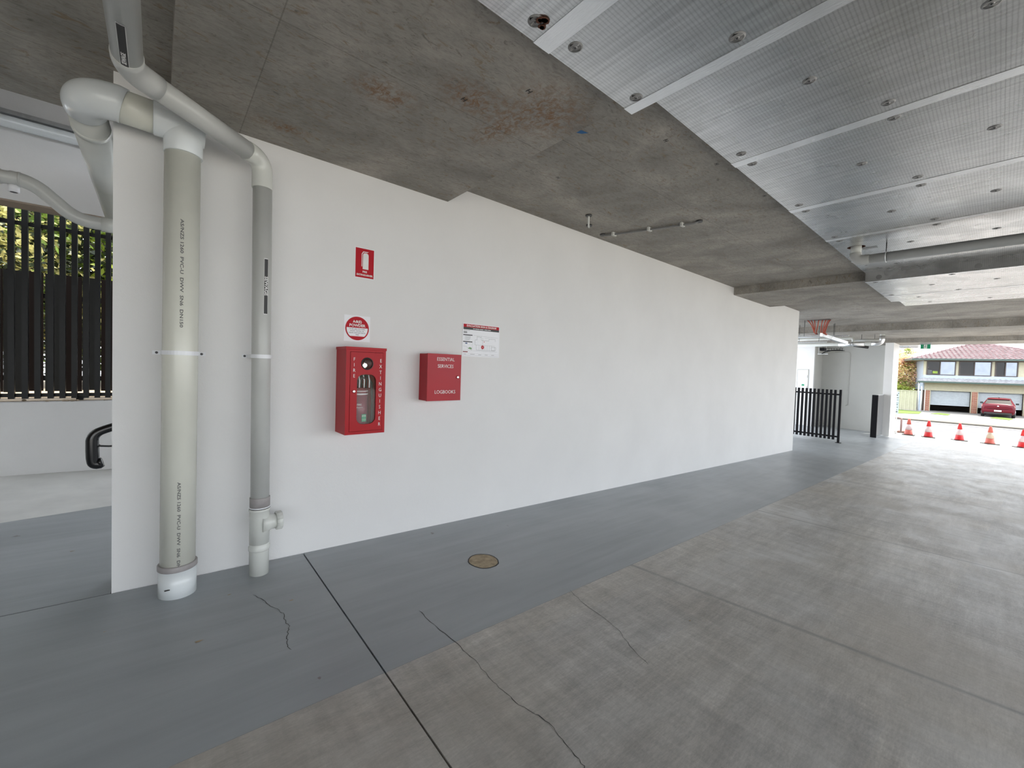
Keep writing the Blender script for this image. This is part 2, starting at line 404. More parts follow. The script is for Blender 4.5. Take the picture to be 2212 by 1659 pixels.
# ------------------------------------------------------------------ floor (falls towards the street)
def FZ(x, y): return -.0368*(x+.2) + .0237*(y-3.34)
def slab(pts, th, name, mat, parent=None, dz=0):
    """floor piece whose top follows the fall"""
    mb = MB()
    mb.hexa([(x, y, FZ(x,y)+dz-th) for x, y in pts], [(x, y, FZ(x,y)+dz) for x, y in pts])
    return mb.build(name, mat, parent)
floor = bpy.data.objects.new('floor', None); COL.objects.link(floor)
tag(floor, 'concrete car park floor, grey painted strip beside the white wall', kind='structure')
def jl(x): return 1.842 + .006*x     # edge of the painted strip
g = .0045
slab([(-12, jl(-12)), (.834-g, jl(.83)), (.834-g, 3.335), (-.21, 3.335), (-12, 3.335)], .12, 'floor_slab', M['floor_paint'], floor)
slab([(.834+g, jl(.83)), (24.0, jl(24)), (24.0, 8), (12.4, 8), (12.4, 3.4), (.834+g, 3.4)], .12, 'floor_slab', M['floor_paint'], floor)
slab([(-12, -12), (.834-g, -12), (.834-g, jl(.83)-.0015), (-12, jl(-12)-.0015)], .12, 'floor_slab', M['floor'], floor)
slab([(.834+g, -12), (25.2, -12), (25.2, jl(25)-.0015), (.834+g, jl(.83)-.0015)], .12, 'floor_slab', M['floor'], floor)
slab([(24.0, jl(24)), (25.2, jl(25)), (25.2, 8), (24.0, 8)], .12, 'floor_slab', M['path'], floor)
slab([(-12, 3.341), (-.21, 3.341), (-.21, 3.56), (2, 3.56), (2, 5.66), (-4, 4.33), (-12, 4.33)], .12, 'floor_slab', M['floor_paint'], floor, dz=-.001)
slab([(-12, 4.331), (-4, 4.331), (2, 5.661), (2, 6.66), (-12, 6.66)], .12, 'floor_slab', M['lit_band'], floor, dz=-.001)  # band of light painted as a paler slab, split along its edge
slab([(-12, -12), (25.2, -12), (25.2, 8), (-12, 8)], .05, 'joint_bed', M['gap'], floor, dz=-.06)
def strip_line(pts, wd, name, mat, parent, dz=.0012):
    mb = MB(); n = len(pts); L = []
    for i in range(n):
        a = Vector(pts[max(0,i-1)]); c = Vector(pts[min(n-1,i+1)]); d = (c-a).normalized(); q = Vector((-d.y, d.x))
        h = wd/2*(.5+R.random()) if 0 < i < n-1 else wd*.15
        p = Vector(pts[i]); L.append((p+q*h, p-q*h))
    for i in range(n-1):
        quad = [L[i][0], L[i+1][0], L[i+1][1], L[i][1]]
        mb.poly([(q.x, q.y, FZ(q.x,q.y)+dz) for q in quad])
    return mb.build(name, mat, parent)
def jag(pts, amp, sub=5):
    out = []
    for a, c in zip(pts[:-1], pts[1:]):
        for k in range(sub):
            t = k/sub; out.append((a[0]+(c[0]-a[0])*t+R.uniform(-amp,amp), a[1]+(c[1]-a[1])*t+R.uniform(-amp,amp)))
    return out+[pts[-1]]
M['crack'] = plain('crack_dark', (.06,.06,.058), .9)  # dark tone of the crack lines, joint line and cap rim
strip_line(jag([(1.206,2.216),(1.21,2.082),(1.226,1.835),(1.236,1.677),(1.222,1.504),(1.227,1.391),(1.244,1.284),(1.274,1.198),(1.267,1.098),(1.251,.998),(1.24,.962),(1.25,.7)], .006), .0032, 'crack', M['crack'], floor)
strip_line(jag([(.45,2.90),(.49,2.785),(.526,2.676),(.552,2.604),(.543,2.506),(.553,2.465),(.523,2.376),(.507,2.299),(.518,2.253)], .005), .0030, 'crack', M['crack'], floor)
strip_line(jag([(2.173,1.869),(2.129,1.709),(2.093,1.428),(2.015,1.28),(1.968,1.135)], .006), .0026, 'crack', M['crack'], floor)
strip_line(jag([(-12,3.338),(-3,3.339),(-.21,3.338)], .001, 4), .006, 'joint_line', M['crack'], floor)
for (x, y, rr) in ((.16,2.571,.016),(.334,2.975,.010),(-.454,4.139,.012),(2.554,1.201,.010),(-.203,2.906,.006),(.62,2.72,.012),(1.30,3.0,.006)):
    mb = MB(); a0 = R.random()*6
    mb.poly([(x+rr*(1+.4*math.sin(3*t+a0))*math.cos(t), y+rr*.5*math.sin(t), FZ(x,y)+.0014) for t in [k*2*PI/14 for k in range(14)]])
    mb.build('floor_stain', M['rust_cap'], floor)
cp = thing('floor_cap', 'round rusty brown cap set flush in the grey painted floor', 'floor cap', (1.921, 2.53, FZ(1.921,2.53)))
def tilted_disc(mb, x, y, r0, r1, z0, z1, seg=40, wob=0):
    """annulus (r0..r1) following the fall"""
    top = []; 
    for k in range(seg):
        a = 2*PI*k/seg; q = 1+wob*math.sin(5*a)+wob*R.uniform(-1,1); top.append((a, q))
    def ring(r, z): return [mb.bm.verts.new((x+r*q*math.cos(a), y+r*q*math.sin(a), FZ(x+r*math.cos(a), y+r*math.sin(a))+z)) for a, q in top]
    O = ring(r1, z0); P = ring(r1, z1)
    for k in range(seg): mb.bm.faces.new((O[k], O[(k+1)%seg], P[(k+1)%seg], P[k]))
    if r0 > 0:
        Q = ring(r0, z1)
        for k in range(seg): mb.bm.faces.new((P[k], P[(k+1)%seg], Q[(k+1)%seg], Q[k]))
    else: mb.bm.faces.new(P)
mb = MB(); tilted_disc(mb, 1.921, 2.53, 0, .112, -.003, .0016, wob=.012); mb.build('cap_disc', M['rust_cap'], cp)
mb = MB(); tilted_disc(mb, 1.921, 2.53, .112, .120, -.003, .0022, wob=.015); mb.build('cap_rim', M['crack'], cp)

# ------------------------------------------------------------------ ceiling
ceil = bpy.data.objects.new('ceiling', None); COL.objects.link(ceil)
tag(ceil, 'stained raw concrete soffit of the car park, stepping up and down', kind='structure')
YE = -5.2
def cslab(x0, x1, z, y0=YE, y1=7.0, x1far=None):
    MB().box(x0, x1, y0, y1, z, 3.36).build('ceiling_slab', M['ceiling'], ceil)
cslab(-9, .045, 3.02, y1=4.05)
cslab(.045, 2.005, 2.903)
cslab(2.005, 8.296, 3.06)
cslab(8.296, 10.2, 2.921)
cslab(10.2, 16.3, 3.06)
cslab(16.3, 17.5, 2.86)
cslab(17.5, 22.2, 3.06)
cslab(22.2, 24.0, 2.887)
MB().box(-9, .045, 4.05, 4.13, 3.05, 3.36).build('slab_lip', M['ceiling'], ceil)
MB().box(-3.1, 3.0, 4.13, 6.29, 4.05, 5.6).build('ceiling_slab', M['ceiling'], ceil)
MB().box(-9, .045, 4.05, 4.13, 3.36, 4.2).build('upstand', M['wall'], ceil)
# marks left by bar chairs, blue dab
for (x, y, z) in ((2.08,2.01,3.06),(3.34,1.52,3.06),(4.24,1.48,3.06),(2.62,2.55,3.06),(1.52,1.72,2.903),(1.30,2.02,2.903),(2.75,1.62,3.06)):
    text('H', .045, (x, y, z-.0015), (1,.2,0), (.2,-1,0), M['ink'], ceil, 'chair_mark', ext=.0005)
mb = MB(); mb.poly([(2.17,1.955,3.0585),(2.28,1.935,3.0585),(2.25,1.975,3.0585),(2.20,1.995,3.0585)]); mb.build('blue_mark', plain('blue_chalk',(.02,.12,.30),.7), ceil)

# surface conduit across the soffit
cd = thing('ceiling_conduit', 'thin grey conduit clipped along the concrete soffit', 'conduit', (4.11, 3.16, 3.04))
a, c = Vector((4.11,3.16,3.04)), Vector((4.43,2.23,3.04)); d = (c-a).normalized()
MB().tube([a-d*.03+Vector((0,0,.03)), a, c, c+d*.05+Vector((0,0,.02))], .0125, 12).build('conduit_tube', M['dark_conduit'], cd)
for t in (.10, .52, .88):
    p = a.lerp(c, t); MB().box(p.x-.035, p.x+.035, p.y-.012, p.y+.012, 3.022, 3.06).build('clip', M['pvc_light'], cd)
for p in (a-d*.04, c+d*.05): MB().cyl((p.x,p.y,3.045), (p.x,p.y,3.0598), .035, 20).build('grommet', M['dark_steel'], cd)
cd = thing('conduit_loop', 'short white bent conduit stub hanging from the soffit above the white wall', 'conduit', (3.60, 3.05, 3.0))
MB().tube([(3.49,2.92,3.058),(3.50,2.93,3.03),(3.54,2.96,3.015),(3.66,3.06,3.015),(3.72,3.10,3.03),(3.73,3.11,3.058)], .011, 10).build('conduit_tube', M['pvc_light'], cd)
for p in ((3.49,2.92),(3.73,3.11)): MB().cyl((p[0],p[1],3.048), (p[0],p[1],3.0598), .034, 20).build('grommet', M['dark_steel'], cd)

# ------------------------------------------------------------------ foil faced insulation boards
ins = thing('insulation_lining', 'silver foil-faced insulation boards lining the soffit with bright taped joints', 'ceiling insulation', (2, -1, 3.0))
YI = 1.415
boards = [(-3.96,-2.64,2.863,.038),(-2.64,-1.32,2.863,.038),(-1.32,0,2.863,.038),(0,1.32,2.863,.038),(1.32,2.035,2.863,.038),
          (2.035,3.33,3.012,.046),(3.33,4.67,3.012,.046),(4.67,5.97,3.012,.046),(5.97,7.28,3.012,.046),(7.28,8.20,3.012,.046),
          (8.20,9.81,2.880,.040),(9.81,10.55,2.880,.040),(10.55,11.50,3.012,.046),(11.50,12.28,3.012,.046)]
for (x0, x1, z, th) in boards:
    y1 = YI + (.0 if x0 < 2 else -.018)
    if abs(x0-5.97) < .01:     # this one has the pipe hole: built round it
        mb = MB(); hx, hy, hr = 6.49, 1.21, .088; bm = mb.bm; K = 32
        for zz in (z, z+th):
            inner = [bm.verts.new((hx+hr*math.cos(2*PI*k/K), hy+hr*math.sin(2*PI*k/K), zz)) for k in range(K)]
            def edgept(a):
                dx, dy = math.cos(a), math.sin(a); q = []
                if dx > 1e-9: q.append((x1-g-hx)/dx)
                if dx < -1e-9: q.append((x0+g-hx)/dx)
                if dy > 1e-9: q.append((y1-hy)/dy)
                if dy < -1e-9: q.append((YE-hy)/dy)
                t = min(v for v in q if v > 0); return (hx+dx*t, hy+dy*t)
            outer = [bm.verts.new((*edgept(2*PI*k/K), zz)) for k in range(K)]
            corners = [(x1-g,y1),(x0+g,y1),(x0+g,YE),(x1-g,YE)]
            for k in range(K):
                j = (k+1) % K; a0, a1 = 2*PI*k/K, 2*PI*(k+1)/K; ex = []
                for cxy in corners:
                    aa = math.atan2(cxy[1]-hy, cxy[0]-hx) % (2*PI)
                    if a0 < aa < a1: ex.append(bm.verts.new((*cxy, zz)))
                bm.faces.new([inner[k], outer[k]] + ex + [outer[j], inner[j]])
        mb.build('insulation_board', M['foil'], ins)
        MB().tube([(hx,hy,z+.002),(hx,hy,z+th)], hr, 32, caps=False).build('hole_edge', M['brown_rust'], ins)
        continue
    MB().box(x0+.002, x1-.002, YE, y1, z, z+th).build('insulation_board', M['foil'], ins)
MB().box(8.185, 8.235, YE, YI-.018, 2.880, 3.012).build('edge_board', M['foil'], ins)
MB().box(1.995, 2.035, YE, YI, 2.905, 3.05).build('edge_board', M['foil'], ins)
for (xc, wd, z) in ((1.32,.10,2.863),(0,.10,2.863),(-1.32,.1,2.863),(2.00,.075,2.863),(3.36,.085,3.012),(4.69,.085,3.012),(5.98,.075,3.012),(7.28,.075,3.012),(8.215,.055,2.880),(9.83,.075,2.880),(11.50,.08,3.012)):
    MB().box(xc-wd/2, xc+wd/2, YE, YI-(.0 if z < 2.87 else .018)+.004, z-.0025, z-.0002).build('foil_tape', M['tape'], ins)
# fixing washers: one shape, copied
wm = MB(); wm.lathe((0,0,0), [(.0,-.0042),(.007,-.0048),(.010,-.0030),(.014,-.0022),(.027,-.0030),(.0335,-.0012),(.034,0)], 20)
w0 = wm.build('fixing_washer', M['washer'], ins); w0.location = (1.20,1.33,2.8628)
wh = MB().lathe((0,0,-.005), [(.0,-.003),(.0045,-.002),(.0055,.002)], 8).build('washer_screw', M['dark_steel']); 
wh.parent = w0
pts = [(1.43,1.31,2.8628),(1.93,1.32,2.8628)]
for (x0, x1, z, th) in boards:
    if x0 < 2.0: 
        continue
    xm = (x0+x1)/2
    for k in range(6):
        ye = 1.29-.80*k
        if ye > YE+.1:
            if x1-x0 > 1.2:
                if abs(x0-2.035) > .01: pts.append((x0+.10, ye, z))
                pts.append((x1-.11, ye, z))
                if ye-.55 > YE+.1: pts.append((xm, ye-.55 if k == 0 else .09-.65*(k-1), z))
            elif k % 2 == 0 or x0 > 10: pts.append((xm, ye-.3, z))
for y in (.9,.5,-.3): pts.append((.66, y, 2.8628)); pts.append((1.9, y-.1, 2.8628))
for p in pts:
    o = copy_tree(w0, ins); o.location = p
mb = MB()
for k in range(9):
    a = R.random()*6.28; rr = .012+.012*R.random(); mb.cyl((1.225+.02*math.cos(a), 1.315+.02*math.sin(a), 2.8622), (1.225+.02*math.cos(a), 1.315+.02*math.sin(a), 2.8560), rr*.6, 7)
mb.build('rust_blister', M['brown_rust'], ins)
# face washers on the step board
for y in (1.24,.25,-.8):
    o = copy_tree(w0, ins); o.location = (8.1848, y, 2.935); o.rotation_euler = (0, -PI/2, 0)

# bare wall cap under low slab: walls -------------------------------------------------
# main white wall: outline follows floor fall below and soffit steps above
wl = MB(); X0, X1, Y0, Y1 = -.205, 12.25, 3.34, 3.55
prof = [(X0, FZ(X0,Y0)-.02), (X1, FZ(X1,Y0)-.02), (X1, 3.10), (10.2, 3.10), (10.2, 2.93), (8.296, 2.93), (8.296, 3.10), (2.005, 3.10), (2.005, 2.91), (.045, 2.91), (.045, 3.03), (X0, 3.03)]
# split in vertical strips so every face is convex
xs = [X0, .045, 2.005, 8.296, 10.2, X1]; tops = [3.03, 2.905, 3.07, 2.925, 3.07]
for i in range(5):
    a, c = xs[i], xs[i+1]
    wl.hexa([(a,Y0,FZ(a,Y0)-.02),(c,Y0,FZ(c,Y0)-.02),(c,Y1,FZ(c,Y1)-.02),(a,Y1,FZ(a,Y1)-.02)], [(a,Y0,tops[i]),(c,Y0,tops[i]),(c,Y1,tops[i]),(a,Y1,tops[i])])
wall = wl.build('wall_left', M['wall']); tag(wall, 'long white rendered wall with red boxes and pipes on it', kind='structure')

# low garden wall, bulkhead and lintel beyond the opening
gw = MB().box(-9, 2.2, 6.65, 6.80, -.05, .875).build('wall_back', M['wall']); tag(gw, 'low white wall under the slatted screen', kind='structure')
bh = MB().box(-9, .6, 6.30, 6.52, 2.885, 5.8).build('wall_bulkhead', M['wall']); tag(bh, 'white bulkhead above the slatted screen', kind='structure')
ln = MB().box(-9, .6, 6.30, 6.56, 2.868, 2.884).build('trim_lintel', M['soffit_tan']); tag(ln, 'tan underside of the bulkhead', kind='structure')
uf = MB().box(23.8, 24.0, YE, 8, 3.362, 9.5).build('wall_reflected', M['wall']); tag(uf, 'added unseen upper front wall for the house windows to reflect', kind='structure')  # added out of view as something for the windows to reflect
ww = MB().box(-9.2, -9.0, YE, 8.0, -.3, 5.6).build('wall_west_shade', M['ceiling']); tag(ww, 'added unseen raw concrete wall behind the viewer, cutting light from the west', kind='structure')  # added out of view to cut light from the west
ws = MB().box(-9.0, -7.0, YE-.2, YE, -.3, 3.3).build('wall_south_shade', M['ceiling']); tag(ws, 'added unseen raw concrete side wall behind the viewer, cutting side light', kind='structure')  # added out of view to cut light from the side
wp = MB().box(-3.1, -2.9, 4.2, 6.64, -.3, 4.04).build('wall_recess_shade', M['wall']); tag(wp, 'added white wall out of view, darkening the recess', kind='structure')  # added out of view to keep light off the recess floor
gr = MB().box(-9, 2.2, 6.802, 7.9, .60, .872).build('trim_gravel_bed', M['gravel']); tag(gr, 'gravel bed behind the low wall', kind='structure')

# ------------------------------------------------------------------ pipes on the wall
# large stormwater style pipe with tee and bend at the top
bp = thing('large_downpipe', 'thick cream plastic downpipe with a white base collar, nearest the wall end', 'pipe', (.096, 3.165, FZ(.09,3.2)))
px, py = .094, 3.165; zf = FZ(px, py)
MB().lathe((px,py,zf-.02), [(.0925,0),(.0925,.175)], 40).build('base_collar', M['pvc_white'], bp)
MB().lathe((px,py,zf+.155), [(.0925,0),(.0965,.004),(.0965,.030),(.0915,.034)], 40).build('collar_band', M['glue'], bp)
MB().cyl((px,py,zf+.17), (px+.008,py,2.60), .0855, 48).build('pipe_body', M['pvc_cream'], bp)
tx = px+.010
mb = MB(); mb.lathe((tx,py,2.585), [(.0905,0),(.0925,.004),(.0925,.10),(.088,.13),(.088,.17)], 40)
mb.tube([(tx+.100,py,2.755),(tx+.096,py,2.755),(tx+.094,py,2.755),(tx-.13,py,2.755),(tx-.135,py,2.755)], .1, 40, rs=[.088,.088,.0925,.0925,.090])
mb.build('tee_fitting', M['pvc_white'], bp)
MB().cyl((tx-.13,py,2.755), (-.19,py,2.762), .0855, 40).build('pipe_body', M['pvc_cream'], bp)
EZ = 2.768
ctr = [(-.150,py,2.762)] + [tuple(p) for p in arc((-.315,py,EZ), (1,0,0), (0,1,0), .14, 12)] + [(-.315,py+.175,EZ),(-.315,py+.18,EZ)]
MB().tube(ctr, .0925, 40).build('elbow_fitting', M['pvc_white'], bp)
MB().cyl((-.315,py+.17,EZ), (-.315,5.6,EZ-.03), .0855, 40).build('pipe_body', M['pvc_light'], bp)
for yy in (3.55, 4.55, 5.55): MB().lathe((0,0,0), [(.0001,0)]) if False else MB().tube([(-.315,yy,EZ-.005),(-.315,yy+.05,EZ-.006)], .089, 40).build('pipe_coupling', M['pvc_light'], bp)
# clear strap saddle
def saddle(cx, cy, z, r, wing, parent, name='pipe_saddle'):
    mb = MB(); h = .012; K = 18; o = r+.007
    path = [(cx-r-wing, 3.337)] + [(cx-o, 3.337)] + [(cx-o, cy)] + [(cx+o*math.cos(PI+PI*k/K), cy+o*math.sin(PI+PI*k/K)) for k in range(1, K)] + [(cx+o, cy), (cx+o, 3.337), (cx+r+wing, 3.337)]
    inn = [(cx-r-wing, 3.3395),(cx-o+.002, 3.3395),(cx-r, cy)] + [(cx+r*math.cos(PI+PI*k/K), cy+r*math.sin(PI+PI*k/K)) for k in range(1, K)] + [(cx+r, cy),(cx+o-.002, 3.3395),(cx+r+wing, 3.3395)]
    bm = mb.bm; n = len(path)
    A = [bm.verts.new((x,y,z-h)) for x,y in path]; Bv = [bm.verts.new((x,y,z+h)) for x,y in path]
    C = [bm.verts.new((x,y,z-h)) for x,y in inn]; D = [bm.verts.new((x,y,z+h)) for x,y in inn]
    for i in range(n-1):
        bm.faces.new((A[i],A[i+1],Bv[i+1],Bv[i])); bm.faces.new((C[i+1],C[i],D[i],D[i+1]))
        bm.faces.new((Bv[i],Bv[i+1],D[i+1],D[i])); bm.faces.new((C[i],C[i+1],A[i+1],A[i]))
    s = mb.build(name, M['strap'], parent)
    for sx in (cx-r-wing*.55, cx+r+wing*.55):
        MB().tube([(sx,3.337,z),(sx,3.333,z),(sx,3.332,z)], .006, 12, rs=[.0075,.0075,.004]).build('saddle_screw', M['dark_steel'], s)
saddle(.100, py, 1.428, .0855, .045, bp)
# faint print running up the pipe
s_ = 'AS/NZS 1260  PVC-U  DWV  SN6  DN150'
text(s_, .0215, (.098, py-.0865, 1.885), (0,0,-1), (1,0,0), M['faint'], bp, 'printed_marking', ext=.0004, sx=1.62, bold=.0004)
text(s_, .0215, (.094, py-.0865, .395), (0,0,-1), (1,0,0), M['faint'], bp, 'printed_marking', ext=.0004, sx=1.45, bold=.0004)
MB().box(px-.062, px-.028, py-.0845, py-.0800, zf+.058, zf+.064).build('pen_mark', M['ink'], bp)

# small sewage pipe
sp = thing('sewage_pipe', 'slim light grey sewage pipe with inspection cap, elbow and long overhead run', 'pipe', (.52, 3.18, FZ(.52,3.18)))
sx, sy = .522, 3.18; zf = FZ(sx, sy)
MB().lathe((sx,sy,zf-.02), [(.058,0),(.058,.19),(.0585,.192)], 36).build('base_stub', M['pvc_light'], sp)
mb = MB(); mb.lathe((sx,sy,zf+.16), [(.058,0),(.062,.003),(.0635,.010),(.0635,.026),(.059,.034),(.058,.06)], 36); mb.build('ring_joint', M['pvc_light'], sp)
tee = MB(); tee.lathe((sx,sy,zf+.20), [(.0585,0),(.0585,.185),(.0595,.19),(.0595,.225),(.063,.228),(.063,.240),(.060,.243)], 36)
tee.tube([(sx+.01,sy,.305),(sx+.055,sy,.305),(sx+.068,sy,.305),(sx+.110,sy,.305)], .05, 32, rs=[.074,.056,.050,.050])
tee.build('tee_fitting', M['pvc_light'], sp)
mb = MB(); mb.tube([(sx+.095,sy,.305),(sx+.096,sy,.305),(sx+.130,sy,.305),(sx+.133,sy,.305)], .06, 32, rs=[.056,.0605,.0605,.057])
for k in range(16):
    a = 2*PI*k/16; mb.tube([(sx+.097,sy+.0605*math.cos(a),.305+.0605*math.sin(a)),(sx+.130,sy+.0605*math.cos(a),.305+.0605*math.sin(a))], .002, 6)
mb.build('inspection_cap', M['pvc_light'], sp)
zz = zf+.443
MB().lathe((sx,sy,zz), [(.0605,0),(.0605,.0035)], 36).build('rubber_ring', M['ink'], sp)
MB().lathe((sx,sy,zz+.0035), [(.0600,0),(.0600,.008)], 36).build('white_ring', M['white'], sp)
MB().lathe((sx,sy,zz+.0115), [(.0595,0),(.0595,.062),(.0575,.064)], 36).build('coupling_collar', M['glue'], sp)
MB().cyl((sx,sy,zz+.07), (sx-.010,sy,2.55), .0555, 40).build('pipe_body', M['pvc_grey'], sp)
ex = sx-.012
# elbow to the diagonal run, diagonal run, second elbow, run overhead towards the viewer
top = Vector((ex, sy, 2.70)); K2 = Vector((-.115, 2.70, 2.745))
dv = (K2-top).normalized()
mb = MB(); mb.tube([(ex,sy,2.520),(ex,sy,2.522),(ex,sy,2.56)] + [tuple(p) for p in arc(top, (0,0,-1), dv, .085, 8)] + [tuple(top+dv*.125)], .0592, 36); mb.build('elbow_fitting', M['pvc_light'], sp)
MB().cyl(tuple(top+dv*.12), tuple(K2-dv*.07), .0555, 40).build('pipe_body', M['pvc_grey'], sp)
dn = Vector((0,-1,0))
MB().tube([tuple(K2-dv*.13)] + [tuple(p) for p in arc(K2, -dv, dn, .075, 8)] + [tuple(K2+dn*.12)], .0592, 36).build('elbow_fitting', M['pvc_grey'], sp)
MB().cyl(tuple(K2+dn*.11), (K2.x+.005, -5.0, K2.z), .0555, 40).build('pipe_body', M['pvc_grey'], sp)
saddle(sx-.004, sy, 1.426, .0555, .032, sp)
# stickers: curved to the pipe
def sticker(cx, cy, r, z0, z1, a0, a1, mat, name, parent, off=.0006):
    mb = MB(); bm = mb.bm; K = 8; rows = []
    for k in range(K+1):
        a = a0+(a1-a0)*k/K
        for rr in (r+off,):
            rows.append((bm.verts.new((cx+rr*math.cos(a), cy+rr*math.sin(a), z0)), bm.verts.new((cx+rr*math.cos(a), cy+rr*math.sin(a), z1))))
    for k in range(K): bm.faces.new((rows[k][0], rows[k+1][0], rows[k+1][1], rows[k][1]))
    return mb.build(name, mat, parent)
am = math.radians(-73)
st = sticker(sx-.008, sy, .0556, 1.700, 2.064, am-.235, am+.235, M['letter'], 'pipe_label', sp, .0008)
sticker(sx-.008, sy, .0556, 1.705, 2.059, am-.195, am+.195, M['ink'], 'label_field', st, .0014)
nx, ny = math.cos(am), math.sin(am)
text('SEWAGE', .027, (sx-.008+(.0578)*nx, sy+(.0578)*ny, 1.885), (0,0,-1), (-ny, nx, 0), M['letter'], st, 'lettering', ext=.0004, bold=.0008, sx=1.18)
# label on the overhead run (underside, facing down and aside)
lab = MB(); y0, y1 = 2.30, 2.635; bm = lab.bm; cxz = (K2.x+.001, K2.z)
def run_sticker(y0, y1, a0, a1, off, mat, name, parent):
    mb = MB(); rows = []
    for k in range(9):
        a = a0+(a1-a0)*k/8; rr = .0555+off
        rows.append((mb.bm.verts.new((cxz[0]+rr*math.cos(a), y0, cxz[1]+rr*math.sin(a))), mb.bm.verts.new((cxz[0]+rr*math.cos(a), y1, cxz[1]+rr*math.sin(a)))))
    for k in range(8): mb.bm.faces.new((rows[k][0], rows[k+1][0], rows[k+1][1], rows[k][1]))
    return mb.build(name, mat, parent)
a0 = math.radians(-98)
st = run_sticker(2.275, 2.605, a0-.27, a0+.27, .0008, M['letter'], 'pipe_label', sp)
run_sticker(2.279, 2.601, a0-.235, a0+.235, .0014, M['ink'], 'label_field', st)
text('SEWAGE', .022, (cxz[0]+.0575*math.cos(a0), 2.52, cxz[1]+.0575*math.sin(a0)), (0,-1,0), (-math.sin(a0)*-1, 0, math.cos(a0)*-1), M['letter'], st, 'lettering', ext=.0004, bold=.0006, sx=1.05)

# pipes in the recess behind the wall end
p2 = thing('recess_pipe', 'grey plastic pipe dropping in a slope in the recess left of the wall', 'pipe', (-.6, 4.6, 2.5))
MB().tube([(-2.2,4.6,2.60),(-.80,4.6,2.636)] + [tuple(p) for p in arc((-.715,4.6,2.640), (-1,0,0), (.76,0,-.65), .08, 6)] + [tuple(p) for p in arc((-.475,4.6,2.425), (-.76,0,.65), (1,0,0), .08, 6)] + [(-.10,4.6,2.424),(.3,4.6,2.424)], .048, 28).build('pipe_body', M['pvc_grey'], p2)
MB().cyl((-.345,4.6,2.424), (-.22,4.6,2.424), .056, 28).build('pipe_coupling', M['pvc_light'], p2)
for p in ((-.86,4.6,2.634),(-.77,4.6,2.637)): MB().cyl(p, (p[0]+.012,4.6,p[2]+.0003), .0505, 28).build('pipe_collar', M['pvc_grey'], p2)
mb = MB(); mb.tube([(-.795,4.62,2.605),(-.795,4.62,2.545),(-.795,4.62,2.5448)], .03, 24, rs=[.029,.029,.022]); mb.build('branch_stub', M['white'], p2)
MB().cyl((-.795,4.62,2.5449), (-.795,4.62,2.5440), .019, 20).build('stub_mouth', M['dark_steel'], p2)
p3 = thing('bulkhead_pipe', 'pale pipe running level across the top of the white bulkhead', 'pipe', (-1, 6.2, 3.6))
MB().cyl((-8,6.235,3.60), (.5,6.235,3.60), .055, 24).build('pipe_body', M['pvc_white'], p3)
MB().box(-8,.5,6.20,6.298,3.665,3.705).build('support_rail', M['galv'], p3)

# handrail end
hr = thing('handrail', 'black tubular handrail end curling down left of the wall', 'handrail', (-.3, 4.3, FZ(-.3,4.3)))
pts = [(.5,4.3,1.16),(-.20,4.3,.888),(-.30,4.3,.850)] + [tuple(p) for p in arc((-.368,4.3,.822), (.93,0,.37), (-.02,0,-1), .05, 6)] + [(-.368,4.3,.70),(-.366,4.3,.645)] + [tuple(p) for p in arc((-.364,4.3,.590), (0,0,1), (1,0,.15), .032, 6)] + [(-.322,4.3,.603)]
MB().tube(pts, .034, 24, rs=[.030]*3+[.030+.006*k/6 for k in range(7)]+[.037,.037]+[.036]*7+[.034]).build('rail_tube', M['blacktube'], hr)
MB().tube([(-.335,4.3,.603),(-.316,4.3,.607),(-.312,4.3,.608)], .03, 24, rs=[.036,.036,.028]).build('end_cap', M['blacktube'], hr)
MB().tube([(-.345,4.3,.742),(-.325,4.3,.728),(-.28,4.3,.722),(-.10,4.3,.722),(.0,4.3,.722),(.02,4.3,.70),(.02,4.3,FZ(.02,4.3))], .007, 12).build('bracket_rod', M['blacktube'], hr)
MB().cyl((.30,4.3,FZ(.3,4.3)), (.30,4.3,1.08), .02, 16).build('rail_post', M['blacktube'], hr)

# ------------------------------------------------------------------ slatted screen and what is behind it
sl = thing('slatted_screen', 'tall black vertical slat screen behind the low white wall', 'fence', (-1, 6.85, .875))
edge = [(-1.329,-1.285),(-1.227,-1.182),(-1.128,-1.086),(-1.036,-.996),(-.941,-.896),(-.851,-.805),(-.756,-.714),(-.663,-.618),(-.573,-.523),(-.484,-.433)]
cs = [(a+c)/2 for a, c in edge]
xs_ = [cs[0]-.0935*k for k in range(12, 0, -1)] + cs + [cs[-1]+.0935*k for k in range(1, 9)]
smb = MB().box(-.023, .023, 0, .05, .90, 3.25); s0 = smb.build('slat', M['charcoal'], sl); s0.location = (xs_[0], 6.86, 0)
for x in xs_[1:]:
    o = s0.copy(); COL.objects.link(o); o.location = (x, 6.86, 0)
for z in (2.80, .935): MB().box(-2.5, .35, 6.911, 6.951, z-.02, z+.02).build('rail', M['charcoal'], sl)
for x in (-.70, -2.3, .33): MB().box(x-.030, x+.030, 6.953, 7.013, .872, .93).build('post', M['charcoal'], sl)
pf = thing('paling_fence', 'dark paling fence with narrow gaps behind the slat screen', 'fence', (-1, 7.6, .87))
x = -3.2; k = 0
while x < 1.4:
    wd = .150 + .012*R.random(); gp = .004 if k % 3 else .016
    MB().box(x, x+wd, 7.55, 7.57, .93+.02*R.random(), 2.365+.012*R.random()).build('paling', M['charcoal'] if k % 2 else M['paling'], pf)
    x += wd+gp; k += 1
for z in (1.1, 2.1): MB().box(-3.2, 1.4, 7.572, 7.61, z-.03, z+.03).build('rail', M['charcoal'], pf)
